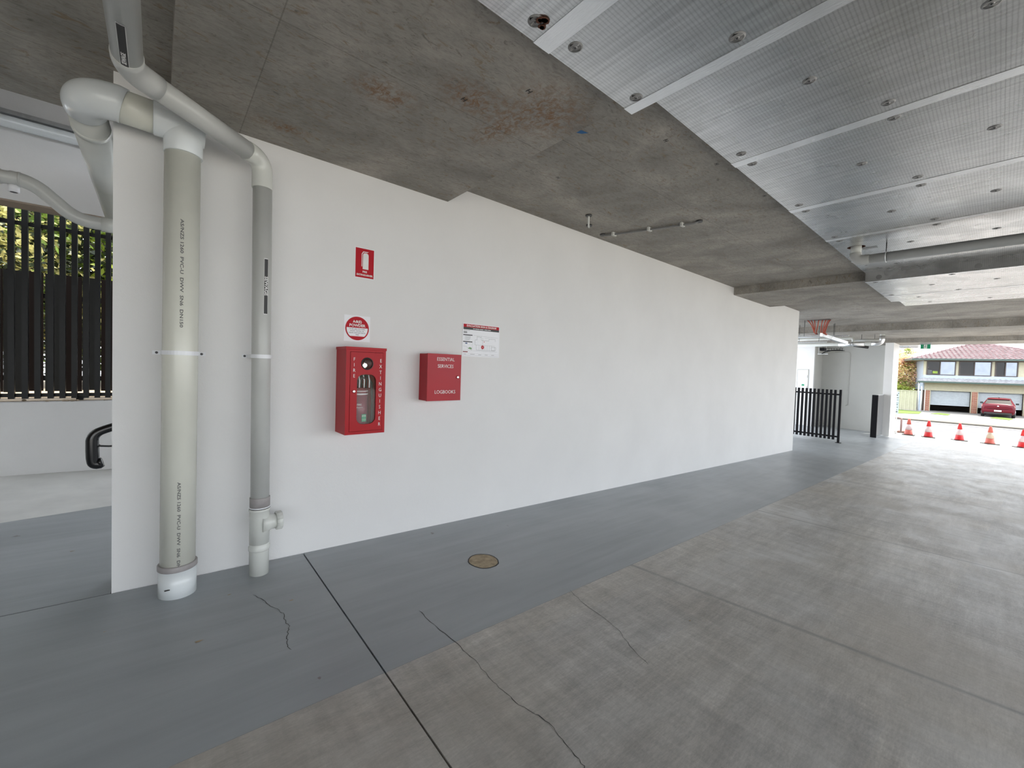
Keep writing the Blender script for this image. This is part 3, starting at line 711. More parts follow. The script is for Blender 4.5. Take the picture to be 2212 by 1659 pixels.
for (x, y, rr) in ((-.93,6.76,.018),(-.80,6.74,.022),(-.775,6.755,.02),(-.735,6.75,.026),(-.70,6.765,.018),(-.48,6.77,.012),(-1.12,6.90,.02)):
    mb = MB(); mb.lathe((x,y,.8755), [(rr*.6,0),(rr,rr*.35),(rr*.6,rr*.8),(rr*.1,rr)], 7)
    o = mb.build('pebble', M['gravel']); tag(o, 'small pale stone lying on the low white wall', 'stone', 'stones on the low wall')
MB().box(-9, 6, 7.9, 14, .3, .86).build('ground_behind_fence', M['gravel'])
bpy.data.objects['ground_behind_fence']['kind'] = 'structure'; bpy.data.objects['ground_behind_fence']['label'] = 'ground behind the dark fence'

def foliage(name, mats, c, rad, n, size, parent, seed=1, squash=1.0, clump=0.5):
    rr = random.Random(seed); bm = bmesh.new(); cl = []
    for k in range(max(6, n//140)):
        while True:
            v = Vector((rr.uniform(-1,1), rr.uniform(-1,1), rr.uniform(-1,1)))
            if .35 < v.length < 1: break
        cl.append((v, rr.randrange(len(mats))))
    for i in range(n):
        q, mi = cl[rr.randrange(len(cl))]
        p = q + Vector((rr.gauss(0,.16), rr.gauss(0,.16), rr.gauss(0,.13)))
        p = Vector((c[0]+p.x*rad[0], c[1]+p.y*rad[1], c[2]+p.z*rad[2]))
        u = Vector((rr.uniform(-1,1), rr.uniform(-1,1), rr.uniform(-.6,.6))).normalized()
        v = u.cross(Vector((rr.uniform(-1,1), rr.uniform(-1,1), rr.uniform(-1,1)))).normalized()
        s = size*rr.uniform(.6, 1.4)
        f = bm.faces.new([bm.verts.new(p+u*s), bm.verts.new(p+v*s*.45), bm.verts.new(p-u*s), bm.verts.new(p-v*s*.45)])
        f.material_index = mi if rr.random() < .8 else rr.randrange(len(mats))
    me = bpy.data.meshes.new(name); bm.to_mesh(me); bm.free()
    for m in mats: me.materials.append(m)
    o = bpy.data.objects.new(name, me); COL.objects.link(o); o.parent = parent
    o.matrix_parent_inverse = W(parent).inverted(); o['kind'] = 'stuff'; return o
def trunk(p0, p1, r, parent):
    p0, p1 = Vector(p0), Vector(p1); mid = p0.lerp(p1, .5)+Vector((r,-r,0))
    MB().tube([p0, mid, p1], r, 10, rs=[r, r*.8, r*.5]).build('trunk', M['bark'], parent)
    for k in range(4):
        a = R.random()*6.28; q = p0.lerp(p1, .45+.13*k)
        MB().tube([q, q+Vector((math.cos(a)*r*6, math.sin(a)*r*6, r*7))], r*.3, 6, rs=[r*.4, r*.15]).build('branch', M['bark'], parent)
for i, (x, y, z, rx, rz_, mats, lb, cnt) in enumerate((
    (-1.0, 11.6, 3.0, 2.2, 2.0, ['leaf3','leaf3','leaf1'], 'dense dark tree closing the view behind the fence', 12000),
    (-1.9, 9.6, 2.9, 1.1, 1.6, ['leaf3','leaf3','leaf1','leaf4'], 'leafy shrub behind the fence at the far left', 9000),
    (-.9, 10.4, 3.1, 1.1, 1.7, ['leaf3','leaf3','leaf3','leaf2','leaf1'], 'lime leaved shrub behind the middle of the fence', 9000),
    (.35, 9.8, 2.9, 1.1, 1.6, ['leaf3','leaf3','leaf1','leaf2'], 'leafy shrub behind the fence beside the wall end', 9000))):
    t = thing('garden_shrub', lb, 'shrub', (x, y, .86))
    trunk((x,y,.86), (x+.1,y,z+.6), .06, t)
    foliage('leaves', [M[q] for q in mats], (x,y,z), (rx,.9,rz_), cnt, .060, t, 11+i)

# ------------------------------------------------------------------ fire extinguisher cabinet
cb = thing('fire_extinguisher_cabinet', 'red metal fire extinguisher cabinet with clear window on the white wall', 'cabinet', (1.205, 3.34, .865))
bx0, bx1, bz0, bz1, yf, yb = 1.050, 1.355, .865, 1.505, 3.122, 3.3395
t = .0015
mb = MB(); mb.box(bx0,bx0+.004,yf,yb,bz0,bz1); mb.box(bx1-.004,bx1,yf,yb,bz0,bz1); mb.box(bx0+.004,bx1-.004,yf,yb,bz0,bz0+.004); mb.box(bx0+.004,bx1-.004,yf,yb,bz1-.004,bz1); mb.box(bx0+.004,bx1-.004,yb-.004,yb,bz0+.004,bz1-.004)
dx0, dx1, dz0, dz1 = bx0+.032, bx1-.024, bz0+.024, bz1-.020
mb.box(bx0+.004,dx0-.0025,yf,yf+.012,bz0+.004,bz1-.004); mb.box(dx1+.0025,bx1-.004,yf,yf+.012,bz0+.004,bz1-.004)
mb.box(dx0-.0025,dx1+.0025,yf,yf+.012,bz0+.004,dz0-.0025); mb.box(dx0-.0025,dx1+.0025,yf,yf+.012,dz1+.0025,bz1-.004)
mb.build('cabinet_body', M['red'], cb)
MB().box(bx0-.004, bx1+.004, yf-.006, yb, bz1-.002, bz1+.018, .0015).build('top_cap', M['red'], cb)
# door panel with round and long cut-outs: built as ring strips
def door_with_holes():
    bm = bmesh.new(); holes = []
    wcx, wx, wz0, wz1 = 1.206, .073, .940, 1.318; rc_ = .050
    H1 = []
    for (cx_, cz_, a0) in ((wcx+wx-rc_, wz1-rc_, 0), (wcx-wx+rc_, wz1-rc_, PI/2), (wcx-wx+rc_, wz0+rc_, PI), (wcx+wx-rc_, wz0+rc_, 1.5*PI)):
        for k in range(9):
            a = a0+PI/2*k/8; H1.append((cx_+rc_*math.cos(a), cz_+rc_*math.sin(a)))
    H2 = [(1.208+.040*math.cos(2*PI*k/36), 1.400+.040*math.sin(2*PI*k/36)) for k in range(36)]
    def rectring(hole, X0, X1, Z0, Z1, yy):
        n = len(hole); cx_ = sum(p[0] for p in hole)/n; cz_ = sum(p[1] for p in hole)/n
        inner = [bm.verts.new((p[0], yy, p[1])) for p in hole]
        angs = [math.atan2(p[1]-cz_, p[0]-cx_) % (2*PI) for p in hole]
        def ep(a):
            dx, dz = math.cos(a), math.sin(a); q = []
            if abs(dx) > 1e-9: q.append(((X1 if dx > 0 else X0)-cx_)/dx)
            if abs(dz) > 1e-9: q.append(((Z1 if dz > 0 else Z0)-cz_)/dz)
            t_ = min(q); return (cx_+dx*t_, cz_+dz*t_)
        outer = [bm.verts.new((ep(a)[0], yy, ep(a)[1])) for a in angs]
        for k in range(n):
            j = (k+1) % n; a0, a1 = angs[k], angs[j]
            if a1 < a0: a1 += 2*PI
            ex_ = []
            for c_ in ((X1,Z1),(X0,Z1),(X0,Z0),(X1,Z0)):
                aa = math.atan2(c_[1]-cz_, c_[0]-cx_) % (2*PI)
                if aa < a0: aa += 2*PI
                if a0+1e-6 < aa < a1-1e-6: ex_.append(bm.verts.new((c_[0], yy, c_[1])))
            bm.faces.new([inner[k], outer[k]]+ex_+[outer[j], inner[j]])
        return inner
    zs = 1.342
    for hole, Z0, Z1 in ((H1, dz0, zs), (H2, zs, dz1)):
        f = rectring(hole, dx0, dx1, Z0, Z1, yf-.002); b_ = rectring(hole, dx0, dx1, Z0, Z1, yf+.006)
        n = len(f)
        for k in range(n): bm.faces.new((f[k], f[(k+1)%n], b_[(k+1)%n], b_[k]))
    for q in (((dx0,dz0),(dx1,dz0)),((dx1,dz0),(dx1,dz1)),((dx1,dz1),(dx0,dz1)),((dx0,dz1),(dx0,dz0))):
        bm.faces.new([bm.verts.new(p) for p in ((q[0][0],yf-.002,q[0][1]),(q[1][0],yf-.002,q[1][1]),(q[1][0],yf+.006,q[1][1]),(q[0][0],yf+.006,q[0][1]))])
    mb = MB(); mb.bm.free(); mb.bm = bm
    return mb.build('door', M['red'], cb)
dr = door_with_holes()
MB().box(1.125, 1.287, yf+.0065, yf+.009, .925, 1.335).build('window_pane', M['glass'], dr)
mb = MB(); ring = [(1.208+.043*math.cos(2*PI*k/36), yf-.0035, 1.400+.043*math.sin(2*PI*k/36)) for k in range(37)]
mb.tube(ring, .0042, 8, caps=False); mb.build('porthole_ring', M['rubber'], dr)
mb = MB(); mb.tube([(1.208,yf-.001,1.400),(1.208,yf-.005,1.400),(1.208,yf-.008,1.400)], .04, 30, rs=[.040,.030,.006]); mb.build('porthole_lens', M['glass'], dr)
MB().tube([(1.110,yf-.002,1.190),(1.110,yf-.010,1.190),(1.110,yf-.0105,1.190)], .01, 20, rs=[.0115,.0105,.006]).build('lock', M['chrome'], dr)
MB().box(1.1092,1.1108,yf-.0112,yf-.0104,1.184,1.196).build('keyhole', M['ink'], dr)
for z in (1.388, .972): MB().box(dx1-.004, dx1+.006, yf-.0045, yf+.006, z-.022, z+.022).build('hinge', M['red'], cb)
for i, ch in enumerate('FIRE'): text(ch, .036, (1.110, yf-.0024, 1.430-.0415*i), (1,0,0), (0,0,1), M['letter'], dr, 'lettering', ext=.0003, sx=.85)
for i, ch in enumerate('EXTINGUISHER'): text(ch, .038, (1.314-.0003*i, yf-.0024, 1.424-.0447*i), (1,0,0), (0,0,1), M['letter'], dr, 'lettering', ext=.0003, sx=.82)
# the extinguisher inside
fe = thing('fire_extinguisher', 'red fire extinguisher with white band and small green label inside the cabinet', 'fire extinguisher', (1.190, 3.22, .870))
MB().lathe((1.185,3.225,.870), [(.055,0),(.066,.008),(.068,.02),(.068,.30),(.062,.335),(.040,.365),(.020,.378),(.018,.40)], 36).build('cylinder', M['ext_red'], fe)
MB().lathe((1.185,3.225,.930), [(.0685,0),(.0685,.225)], 36).build('label', M['ext_label'], fe)
MB().lathe((1.185,3.225,1.160), [(.0688,0),(.0688,.010)], 36).build('white_band', M['white'], fe)
MB().lathe((1.185,3.225,1.185), [(.0688,0),(.0688,.006)], 36).build('white_band', M['white'], fe)
gl_ = MB().box(1.185,1.218,3.150,3.1555,.955,1.012).build('green_label', M['green'], fe)
text('ATA', .017, (1.2015,3.1495,.998), (1,0,0), (0,0,1), M['letter'], gl_, 'lettering', ext=.0003)
text('1 2 3', .014, (1.2015,3.1495,.970), (1,0,0), (0,0,1), M['letter'], gl_, 'lettering', ext=.0003)
text('FIRE', .020, (1.165,3.152,1.085), (1,0,0), (0,0,1), M['letter'], fe, 'lettering', ext=.0003)
text('extinguisher', .012, (1.165,3.1525,1.065), (1,0,0), (0,0,1), M['letter'], fe, 'lettering', ext=.0003)
mb = MB(); mb.lathe((1.185,3.225,1.262), [(.016,0),(.016,.05),(.012,.06)], 16); mb.build('valve', M['chrome'], fe)
MB().hexa([(1.17,3.14,1.335),(1.20,3.14,1.335),(1.20,3.27,1.325),(1.17,3.27,1.325)], [(1.172,3.14,1.345),(1.198,3.14,1.345),(1.198,3.27,1.335),(1.172,3.27,1.335)]).build('lever', M['chrome'], fe)
MB().hexa([(1.17,3.14,1.285),(1.20,3.14,1.285),(1.20,3.27,1.305),(1.17,3.27,1.305)], [(1.172,3.14,1.293),(1.198,3.14,1.293),(1.198,3.27,1.313),(1.172,3.27,1.313)]).build('carry_handle', M['rubber'], fe)
MB().tube([(1.20,3.225,1.30),(1.24,3.21,1.31),(1.268,3.18,1.25),(1.272,3.17,1.10),(1.270,3.17,.95),(1.268,3.17,.92)], .009, 12).build('hose', M['rubber'], fe)
for i, x in enumerate((1.146,1.160,1.176,1.196,1.214,1.236)):
    MB().tube([(x,3.165,1.312),(x+.006,3.158,1.27),(x+.004,3.156,1.215)], .0055, 8).build('reflection_stripe', M['white'] if i % 2 else M['rubber'], fe)  # stripes standing in for a reflection in the cabinet window
MB().tube([(1.208,3.20,1.345),(1.208,3.18,1.40),(1.208,3.20,1.44)], .007, 10).build('gauge_stem', M['chrome'], fe)
mb = MB(); mb.tube([(1.208,3.175,1.385),(1.208,3.165,1.385)], .018, 20); mb.build('gauge', M['chrome'], fe)

# ------------------------------------------------------------------ logbook box
lb = thing('logbook_box', 'red steel essential services logbook box beside the evacuation sign', 'box', (1.93, 3.34, 1.09))
lx0, lx1, lz0, lz1, lf = 1.760, 2.104, 1.093, 1.507, 3.192
MB().box(lx0+.002, lx1-.002, lf+.016, 3.3395, lz0+.002, lz1-.002).build('box_body', M['red2'], lb)
d_ = MB().box(lx0, lx1, lf, lf+.0155, lz0, lz1, .0012).build('door', M['red2'], lb)
for s_, z, xx in (('ESSENTIAL', 1.459, 1.941), ('SERVICES', 1.398, 1.941), ('LOGBOOKS', 1.170, 1.941)):
    text(s_, .043, (xx, lf-.0006, z), (1,0,0), (0,0,1), M['letter'], d_, 'lettering', ext=.0003, sx=.90 if s_ == 'ESSENTIAL' else .93)
MB().tube([(2.067,lf,1.303),(2.067,lf-.010,1.303),(2.067,lf-.0105,1.303)], .01, 20, rs=[.0125,.0115,.006]).build('lock', M['chrome'], d_)

# ------------------------------------------------------------------ signs on the wall
YW = 3.3395
fs = thing('fire_extinguisher_sign', 'red sign with white extinguisher symbol high above the red cabinet', 'sign', (1.254, YW, 2.20))
a = MB().box(1.175,1.333,YW-.0015,YW,2.082,2.323,.0004).build('sign_plate', M['white'], fs)
MB().box(1.180,1.328,YW-.0020,YW-.0015,2.087,2.318).build('red_field', M['signred'], fs)
mb = MB(); y = YW-.0026
mb.hexa(*[[(px_, yy, pz_) for px_, pz_ in ((1.238,2.155),(1.284,2.155),(1.284,2.268),(1.279,2.279),(1.270,2.284),(1.252,2.284),(1.243,2.279),(1.238,2.268))] for yy in (y, y+.0005)])
mb.build('extinguisher_symbol', M['letter'], fs)
mb = MB(); mb.hexa(*[[(a_, yy, b_) for a_, b_ in ((1.228,2.175),(1.233,2.175),(1.233,2.272),(1.228,2.275))] for yy in (y, y+.0005)])
mb.hexa(*[[(a_, yy, b_) for a_, b_ in ((1.228,2.275),(1.233,2.272),(1.244,2.289),(1.240,2.295))] for yy in (y, y+.0005)])
mb.hexa(*[[(a_, yy, b_) for a_, b_ in ((1.240,2.295),(1.244,2.289),(1.272,2.289),(1.285,2.296))] for yy in (y, y+.0005)])
mb.build('hose_symbol', M['letter'], fs)
text('FIRE', .020, (1.255, y+.0002, 2.134), (1,0,0), (0,0,1), M['letter'], fs, 'lettering', ext=.0002, bold=.0006)
text('EXTINGUISHER', .0192, (1.255, y+.0002, 2.108), (1,0,0), (0,0,1), M['letter'], fs, 'lettering', ext=.0002, bold=.0006, sx=.98)

ps = thing('powder_sign', 'white square sign with a red ring reading powder above the cabinet', 'sign', (1.205, YW, 1.68))
MB().box(1.101,1.309,YW-.0015,YW,1.574,1.780,.0004).build('sign_plate', M['white'], ps)
def disc(mb, cx_, cz_, r0, r1, yy, a0=0, a1=2*PI, K=48):
    for k in range(K):
        p, q = a0+(a1-a0)*k/K, a0+(a1-a0)*(k+1)/K
        mb.poly([(cx_+r0*math.cos(p),yy,cz_+r0*math.sin(p)),(cx_+r1*math.cos(p),yy,cz_+r1*math.sin(p)),(cx_+r1*math.cos(q),yy,cz_+r1*math.sin(q)),(cx_+r0*math.cos(q),yy,cz_+r0*math.sin(q))])
C0, C1 = 1.205, 1.678
mb = MB(); disc(mb, C0, C1, .0001, .094, YW-.0019); mb.build('red_disc', M['signred'], ps)
mb = MB(); rr = .084; hi, lo = .005, -.062
P_ = [(C0+rr*math.cos(t_), C1+rr*math.sin(t_)) for t_ in [math.asin(hi/rr)]] 
aR, aL = math.asin(hi/rr), PI-math.asin(hi/rr); bL, bR = PI-math.asin(lo/rr), 2*PI+math.asin(lo/rr)
pp = [(C0+rr*math.cos(aL+(bL-aL)*k/10), C1+rr*math.sin(aL+(bL-aL)*k/10)) for k in range(11)] + [(C0+rr*math.cos(bR+(2*PI+aR-bR)*k/10), C1+rr*math.sin(bR+(2*PI+aR-bR)*k/10)) for k in range(11)]
mb.poly([(a_, YW-.0023, b_) for a_, b_ in pp]); mb.build('white_field', M['white'], ps)
text('A:B(E)', .027, (C0, YW-.0026, 1.731), (1,0,0), (0,0,1), M['letter'], ps, 'lettering', ext=.0002, bold=.0008)
text('POWDER', .030, (C0, YW-.0026, 1.701), (1,0,0), (0,0,1), M['letter'], ps, 'lettering', ext=.0002, bold=.0008)
for i, s_ in enumerate(('TO BE USED FOR PAPER,', 'WOOD, TEXTILE, OIL,', 'LIQUID AND ELECTRICAL', 'FIRES')):
    text(s_, .0115, (C0, YW-.0028, 1.672-.0148*i), (1,0,0), (0,0,1), M['midink'], ps, 'lettering', ext=.0002, bold=.0003)
for k in range(34):      # ring of tiny print along the rim
    a_ = math.radians(160-140*k/33)
    if k % 7 == 5: continue
    text('MADEHISTORVNLC'[k % 14], .008, (C0+.0865*math.cos(a_), YW-.0026, C1+.0865*math.sin(a_)), (math.sin(a_),0,-math.cos(a_)), (math.cos(a_),0,math.sin(a_)), M['cone_band'], ps, 'rim_print', ext=.0002) if False else None

es = thing('evacuation_sign', 'white evacuation sign and floor diagram with a red header beside the logbook box', 'sign', (2.43, YW, 1.66))
MB().box(2.205,2.654,YW-.003,YW,1.502,1.819,.0006).build('sign_plate', M['white'], es)
y = YW-.0034
MB().box(2.213,2.646,y,y+.0004,1.782,1.812).build('red_header', M['signred'], es)
MB().box(2.213,2.646,y,y+.0004,1.760,1.782).build('black_header', M['ink'], es)
text('EVACUATION SIGN & DIAGRAM', .0265, (2.43, y-.0003, 1.796), (1,0,0), (0,0,1), M['letter'], es, 'lettering', ext=.0002, bold=.0006, sx=.94)
text('GROUND FLOOR', .009, (2.252, y-.0003, 1.752), (1,0,0), (0,0,1), M['ink'], es, 'lettering', ext=.0002)
for i, (x0_, x1_) in enumerate(((2.325,2.345),(2.35,2.40),(2.405,2.45),(2.46,2.50),(2.505,2.54))):
    MB().box(x0_, x1_, y-.0004, y, 1.768, 1.774).build('small_print', M['letter'], es)
MB().box(2.213,2.320,y,y+.0003,1.703,1.712).build('panel_header', M['ink'], es)
MB().box(2.213,2.320,y,y+.0003,1.638,1.647).build('panel_header', M['ink'], es)
mb = MB()
for z in (1.696,1.684,1.672,1.660): mb.box(2.232, 2.232+R.uniform(.03,.07), y, y+.0003, z, z+.0035); mb.box(2.220,2.224,y,y+.0003,z,z+.0035)
mb.box(2.216,2.256,y,y+.0003,1.724,1.741)
mb.build('small_print', M['midink'], es)
mb = MB()
def ln_(mb, pts_, wd=.0014):
    for (xa, za), (xb, zb) in zip(pts_[:-1], pts_[1:]):
        v = Vector((xb-xa, 0, zb-za)).normalized(); q = Vector((-v.z, 0, v.x))*wd/2
        mb.poly([(xa+q.x, y-.0001, za+q.z),(xb+q.x, y-.0001, zb+q.z),(xb-q.x, y-.0001, zb-q.z),(xa-q.x, y-.0001, za-q.z)])
ln_(mb, [(2.352,1.665),(2.352,1.617),(2.368,1.617),(2.368,1.568),(2.600,1.568),(2.612,1.585),(2.610,1.603),(2.592,1.603)])
ln_(mb, [(2.352,1.665),(2.375,1.665),(2.375,1.700),(2.385,1.694),(2.398,1.700),(2.410,1.692),(2.425,1.700),(2.428,1.665),(2.520,1.665),(2.522,1.685),(2.600,1.685),(2.602,1.660)])
ln_(mb, [(2.445,1.690),(2.445,1.570)]); ln_(mb, [(2.352,1.617),(2.60,1.617)], .0008)
for x in (2.40,2.43,2.47,2.50,2.53,2.555): ln_(mb, [(x,1.617),(x,1.568)], .0008)
ln_(mb, [(2.555,1.605),(2.595,1.605),(2.595,1.572),(2.555,1.572),(2.555,1.605)])
ln_(mb, [(2.33,1.708),(2.635,1.700)], .0008); ln_(mb, [(2.33,1.558),(2.63,1.558)], .0008); ln_(mb, [(2.465,1.690),(2.52,1.690)], .0008)
mb.build('floor_plan', M['ink'], es)
mb = MB(); disc(mb, 2.444, 1.598, .0001, .018, y-.0004, K=24); mb.build('location_dot', M['signred'], es)
text('A', .019, (2.444, y-.0007, 1.598), (1,0,0), (0,0,1), M['letter'], es, 'lettering', ext=.0002)
mb = MB(); disc(mb, 2.462, 1.652, .0001, .005, y-.0004, K=12); mb.build('map_dot', M['cone_faded'], es)
MB().box(2.238,2.262,y,y+.0003,1.622,1.632).build('map_mark', plain('map_blue',(.02,.07,.2),.6), es)
mb = MB(); mb.poly([(2.268,y-.0001,1.578),(2.312,y-.0001,1.570),(2.315,y-.0001,1.585),(2.29,y-.0001,1.592)]); mb.build('map_mark', plain('map_green',(.18,.35,.16),.6), es)
mb = MB(); ln_(mb, [(2.213,1.60),(2.25,1.596),(2.275,1.578),(2.318,1.562)]); ln_(mb, [(2.213,1.560),(2.318,1.562)], .0008); ln_(mb, [(2.268,1.575),(2.268,1.562)], .0008); ln_(mb, [(2.32,1.636),(2.32,1.56)], .0008)
for x0_, x1_ in ((2.22,2.25),(2.30,2.35),(2.395,2.43),(2.475,2.51),(2.555,2.59)): ln_(mb, [(x0_,1.523),(x1_,1.523)], .003)
ln_(mb, [(2.213,1.512),(2.646,1.512)]); ln_(mb, [(2.213,1.530),(2.646,1.530)], .0008)
mb.build('map_lines', M['midink'], es)
MB().box(2.213,2.268,y,y+.0003,1.541,1.550).build('footer_mark', plain('dull_red',(.25,.06,.06),.6), es)

# ------------------------------------------------------------------ overhead drain pipe under the insulation
op = thing('overhead_drain_pipe', 'grey pipe dropping through a ragged hole in the foil boards and running right', 'pipe', (6.49, 1.15, 2.85))
MB().cyl((6.49,1.21,3.055), (6.49,1.21,2.92), .054, 32).build('pipe_body', M['pvc_light'], op)
pth = [(6.49,1.21,2.935),(6.49,1.21,2.932)] + [tuple(p) for p in arc((6.49,1.21,2.845), (0,0,1), (0,-1,0), .075, 8)] + [(6.49,1.08,2.845),(6.49,1.078,2.845)]
MB().tube(pth, .058, 32).build('elbow_fitting', M['pvc_grey'], op)
MB().cyl((6.49,1.09,2.845), (6.49,-3.1,2.82), .054, 32).build('pipe_body', M['pvc_grey'], op)
for yy in (.93, -.9, -2.6):
    hg = MB().cyl((6.49,yy,2.86), (6.49,yy,3.012), .005, 8).build('hanger_rod', M['dark_steel'], op)
    MB().tube([(6.49+.0575*math.cos(2*PI*k/20), yy, 2.842+.0575*math.sin(2*PI*k/20)) for k in range(21)], .006, 6, caps=False).build('pipe_clip', M['galv'], hg)
MB().box(6.58,6.66,1.03,1.17,3.0095,3.0118).build('foil_label', M['washer'], op)

# ------------------------------------------------------------------ far services: pipe, tray, cables
dp = thing('far_drain_pipe', 'grey pipe with silver elbow hung level beyond the white wall', 'pipe', (18.3, 3.5, 2.61))
MB().tube([(18.3,6.5,2.61),(18.3,2.80,2.612)] + [tuple(p) for p in arc((18.3,2.60,2.612), (0,1,0), (0,0,1), .13, 6)] + [(18.3,2.60,3.055)], .066, 20).build('pipe_body', M['pvc_light'], dp)
MB().tube([(18.3,2.86,2.612)] + [tuple(p) for p in arc((18.3,2.60,2.612), (0,1,0), (0,0,1), .13, 6)] + [(18.3,2.60,2.86)], .074, 20).build('elbow_lagging', M['tape'], dp)
MB().cyl((18.3,3.75,2.611), (18.3,3.05,2.612), .075, 20).build('lagging', M['tape'], dp)
MB().cyl((18.3,3.36,2.61), (18.3,3.38,2.61), .078, 20).build('pipe_clip', M['galv'], dp)
dp2 = thing('far_branch_pipe', 'second thinner pipe running parallel above the far drain pipe', 'pipe', (18.7, 3.5, 2.8))
MB().tube([(18.7,6.5,2.84),(18.7,3.55,2.845)] + [tuple(p) for p in arc((18.7,3.42,2.845), (0,1,0), (0,0,-1), .08, 5)] + [(18.7,3.42,2.64)], .05, 16).build('pipe_body', M['pvc_light'], dp2)
MB().cyl((18.7,3.40,2.76), (18.7,2.66,2.76), .04, 16).build('pipe_body', M['pvc_grey'], dp2)
for yy in (2.85, 3.2, 3.7, 4.2): MB().cyl((18.7,yy,2.78), (18.7,yy,3.058), .006, 6).build('hanger_rod', M['dark_steel'], dp2)
tr_ = thing('cable_tray', 'galvanised cable tray sloping below the far soffit with orange cables on it', 'cable tray', (15.0, 3.6, 2.6))
mb = MB()
for xa, xb in ((14.6,14.62),(15.0,15.02)): mb.box(xa, xb, 3.45, 6.0, 2.60, 2.66)
mb.box(14.62, 15.0, 3.45, 6.0, 2.60, 2.606); mb.build('tray_run', M['galv'], tr_)
mb = MB(); mb.hexa([(14.6,3.45,2.64),(15.0,3.45,2.60),(16.1,3.18,2.50),(15.9,3.30,2.50)], [(14.6,3.45,2.70),(15.0,3.45,2.66),(16.1,3.18,2.56),(15.9,3.30,2.56)])
mb.build('tray_bend', M['galv'], tr_)
MB().hexa([(14.55,3.43,2.60),(14.60,3.38,2.60),(16.15,3.08,2.46),(16.12,3.14,2.46)], [(14.55,3.43,2.70),(14.60,3.38,2.70),(16.15,3.08,2.55),(16.12,3.14,2.55)]).build('side_channel', M['tape'], tr_)
for (x, yy) in ((14.3,3.75),(15.7,3.36),(14.62,4.6),(15.0,3.5)): MB().cyl((x,yy,2.6), (x,yy,3.058), .006, 6).build('hanger_rod', M['dark_steel'], tr_)
t2 = thing('strut_rail', 'thin grey strut rails hung level beyond the white wall end', 'rail', (15.6, 4, 2.5))
MB().box(15.5,15.56,2.95,6,2.66,2.70).build('strut', M['galv'], t2); MB().box(16.0,16.06,3.6,6,2.52,2.56).build('strut', M['galv'], t2)
for x, yy in ((15.53,3.3),(15.53,4.2),(16.03,3.8)): MB().cyl((x,yy,2.54), (x,yy,3.058), .006, 6).build('hanger_rod', M['dark_steel'], t2)
for i, (ya, yb, x) in enumerate(((3.70,3.55,14.36),(3.62,3.56,14.38),(3.54,3.57,14.40),(3.44,3.54,14.42),(3.36,3.42,14.44),(3.28,3.38,14.45),(3.22,3.36,14.47),(3.19,3.34,14.50))):
    left = i < 4
    pts = [(x,ya,3.06)] + [(x+.12*t_, ya+(yb-ya)*t_**.7 - (.02 if left else 0)*math.sin(PI*t_), 3.06-.40*t_) for t_ in (.15,.3,.5,.7,.85)] + [(x+.30, yb-.02, 2.665),(x+.45,yb+.5,2.66)]
    o = MB().tube(pts, .013, 8).build('orange_cable', M['cable'])
    tag(o, 'orange cable dropping in the left bundle from the soffit opening to the tray' if left else 'orange cable dropping in the right bundle from the soffit opening to the tray', 'cable', 'left bundle of orange cables' if left else 'right bundle of orange cables')
MB().box(14.33, 14.52, 3.17, 3.72, 3.055, 3.0602).build('cable_opening', M['ink'], ceil)

# ------------------------------------------------------------------ slatted gate at the end of the white wall
gt = thing('slatted_gate', 'black slatted balustrade panel at the far end of the white wall', 'gate', (16.15, 3.18, FZ(16.15,3.2)))
MB().box(16.12,16.18,3.165,3.225,FZ(16.15,3.2)-.01,1.055,.004).build('post', M['black'], gt)
MB().box(16.08,16.22,3.125,3.265,FZ(16.15,3.2)-.005,FZ(16.15,3.2)+.012).build('base_plate', M['black'], gt)
ys = [3.327+.1085*k for k in range(16)]
s0 = MB().box(16.128,16.172,-.031,.031,-.515,1.045,.003).build('slat', M['black'], gt)
s0.location = (0, ys[0], 0)
for k, yy in enumerate(ys[1:]):
    o = s0.copy(); COL.objects.link(o); o.location = (0, yy, .002*(k+1))
for z in (.90, -.42): MB().hexa([(16.173,3.2,z-.025),(16.205,3.2,z-.025),(16.205,5.0,z+.005),(16.173,5.0,z+.005)], [(16.173,3.2,z+.022),(16.205,3.2,z+.022),(16.205,5.0,z+.052),(16.173,5.0,z+.052)]).build('rail', M['black'], gt)
MB().box(16.12,16.18,5.0,5.06,FZ(16.15,5)-.01,1.09).build('post', M['black'], gt)

# far walls, door, column
def vwall(x0, x1, y0, y1, z1, name, mat, label):
    zb = min(FZ(x0,y0), FZ(x1,y1), FZ(x1,y0), FZ(x0,y1))-.03
    return tag(MB().box(x0,x1,y0,y1,zb,z1).build(name, mat), label, kind='structure')
vwall(22.32,22.5,5.42,8.0,2.885,'wall_far',M['wall'],'bright white wall with a narrow white door')
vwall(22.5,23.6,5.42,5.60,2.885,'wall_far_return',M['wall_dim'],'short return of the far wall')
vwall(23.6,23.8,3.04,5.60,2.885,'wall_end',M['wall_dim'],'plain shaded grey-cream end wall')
vwall(22.1,23.45,2.775,3.03,2.886,'wall_column',M['wall'],'white blade column at the street opening')
dw = bpy.data.objects.new('door_1', None); COL.objects.link(dw); tag(dw, 'narrow white door with a small green sign', kind='structure'); dw.location = (22.3,5.83,FZ(22.3,5.8))
zb = FZ(22.3,5.8)
MB().box(22.300,22.3195,5.64,6.03,zb+.01,1.735).build('door_leaf', M['white'], dw)
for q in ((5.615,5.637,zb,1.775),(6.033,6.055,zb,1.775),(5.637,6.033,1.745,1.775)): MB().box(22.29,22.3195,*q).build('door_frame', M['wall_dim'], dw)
for z in (1.45,.95,.2): MB().box(22.29,22.3,5.637,5.650,z-.06,z+.06).build('hinge', M['dark_steel'], dw)
MB().box(22.294,22.2995,5.75,5.85,1.02,1.10).build('door_sign', M['green'], dw)
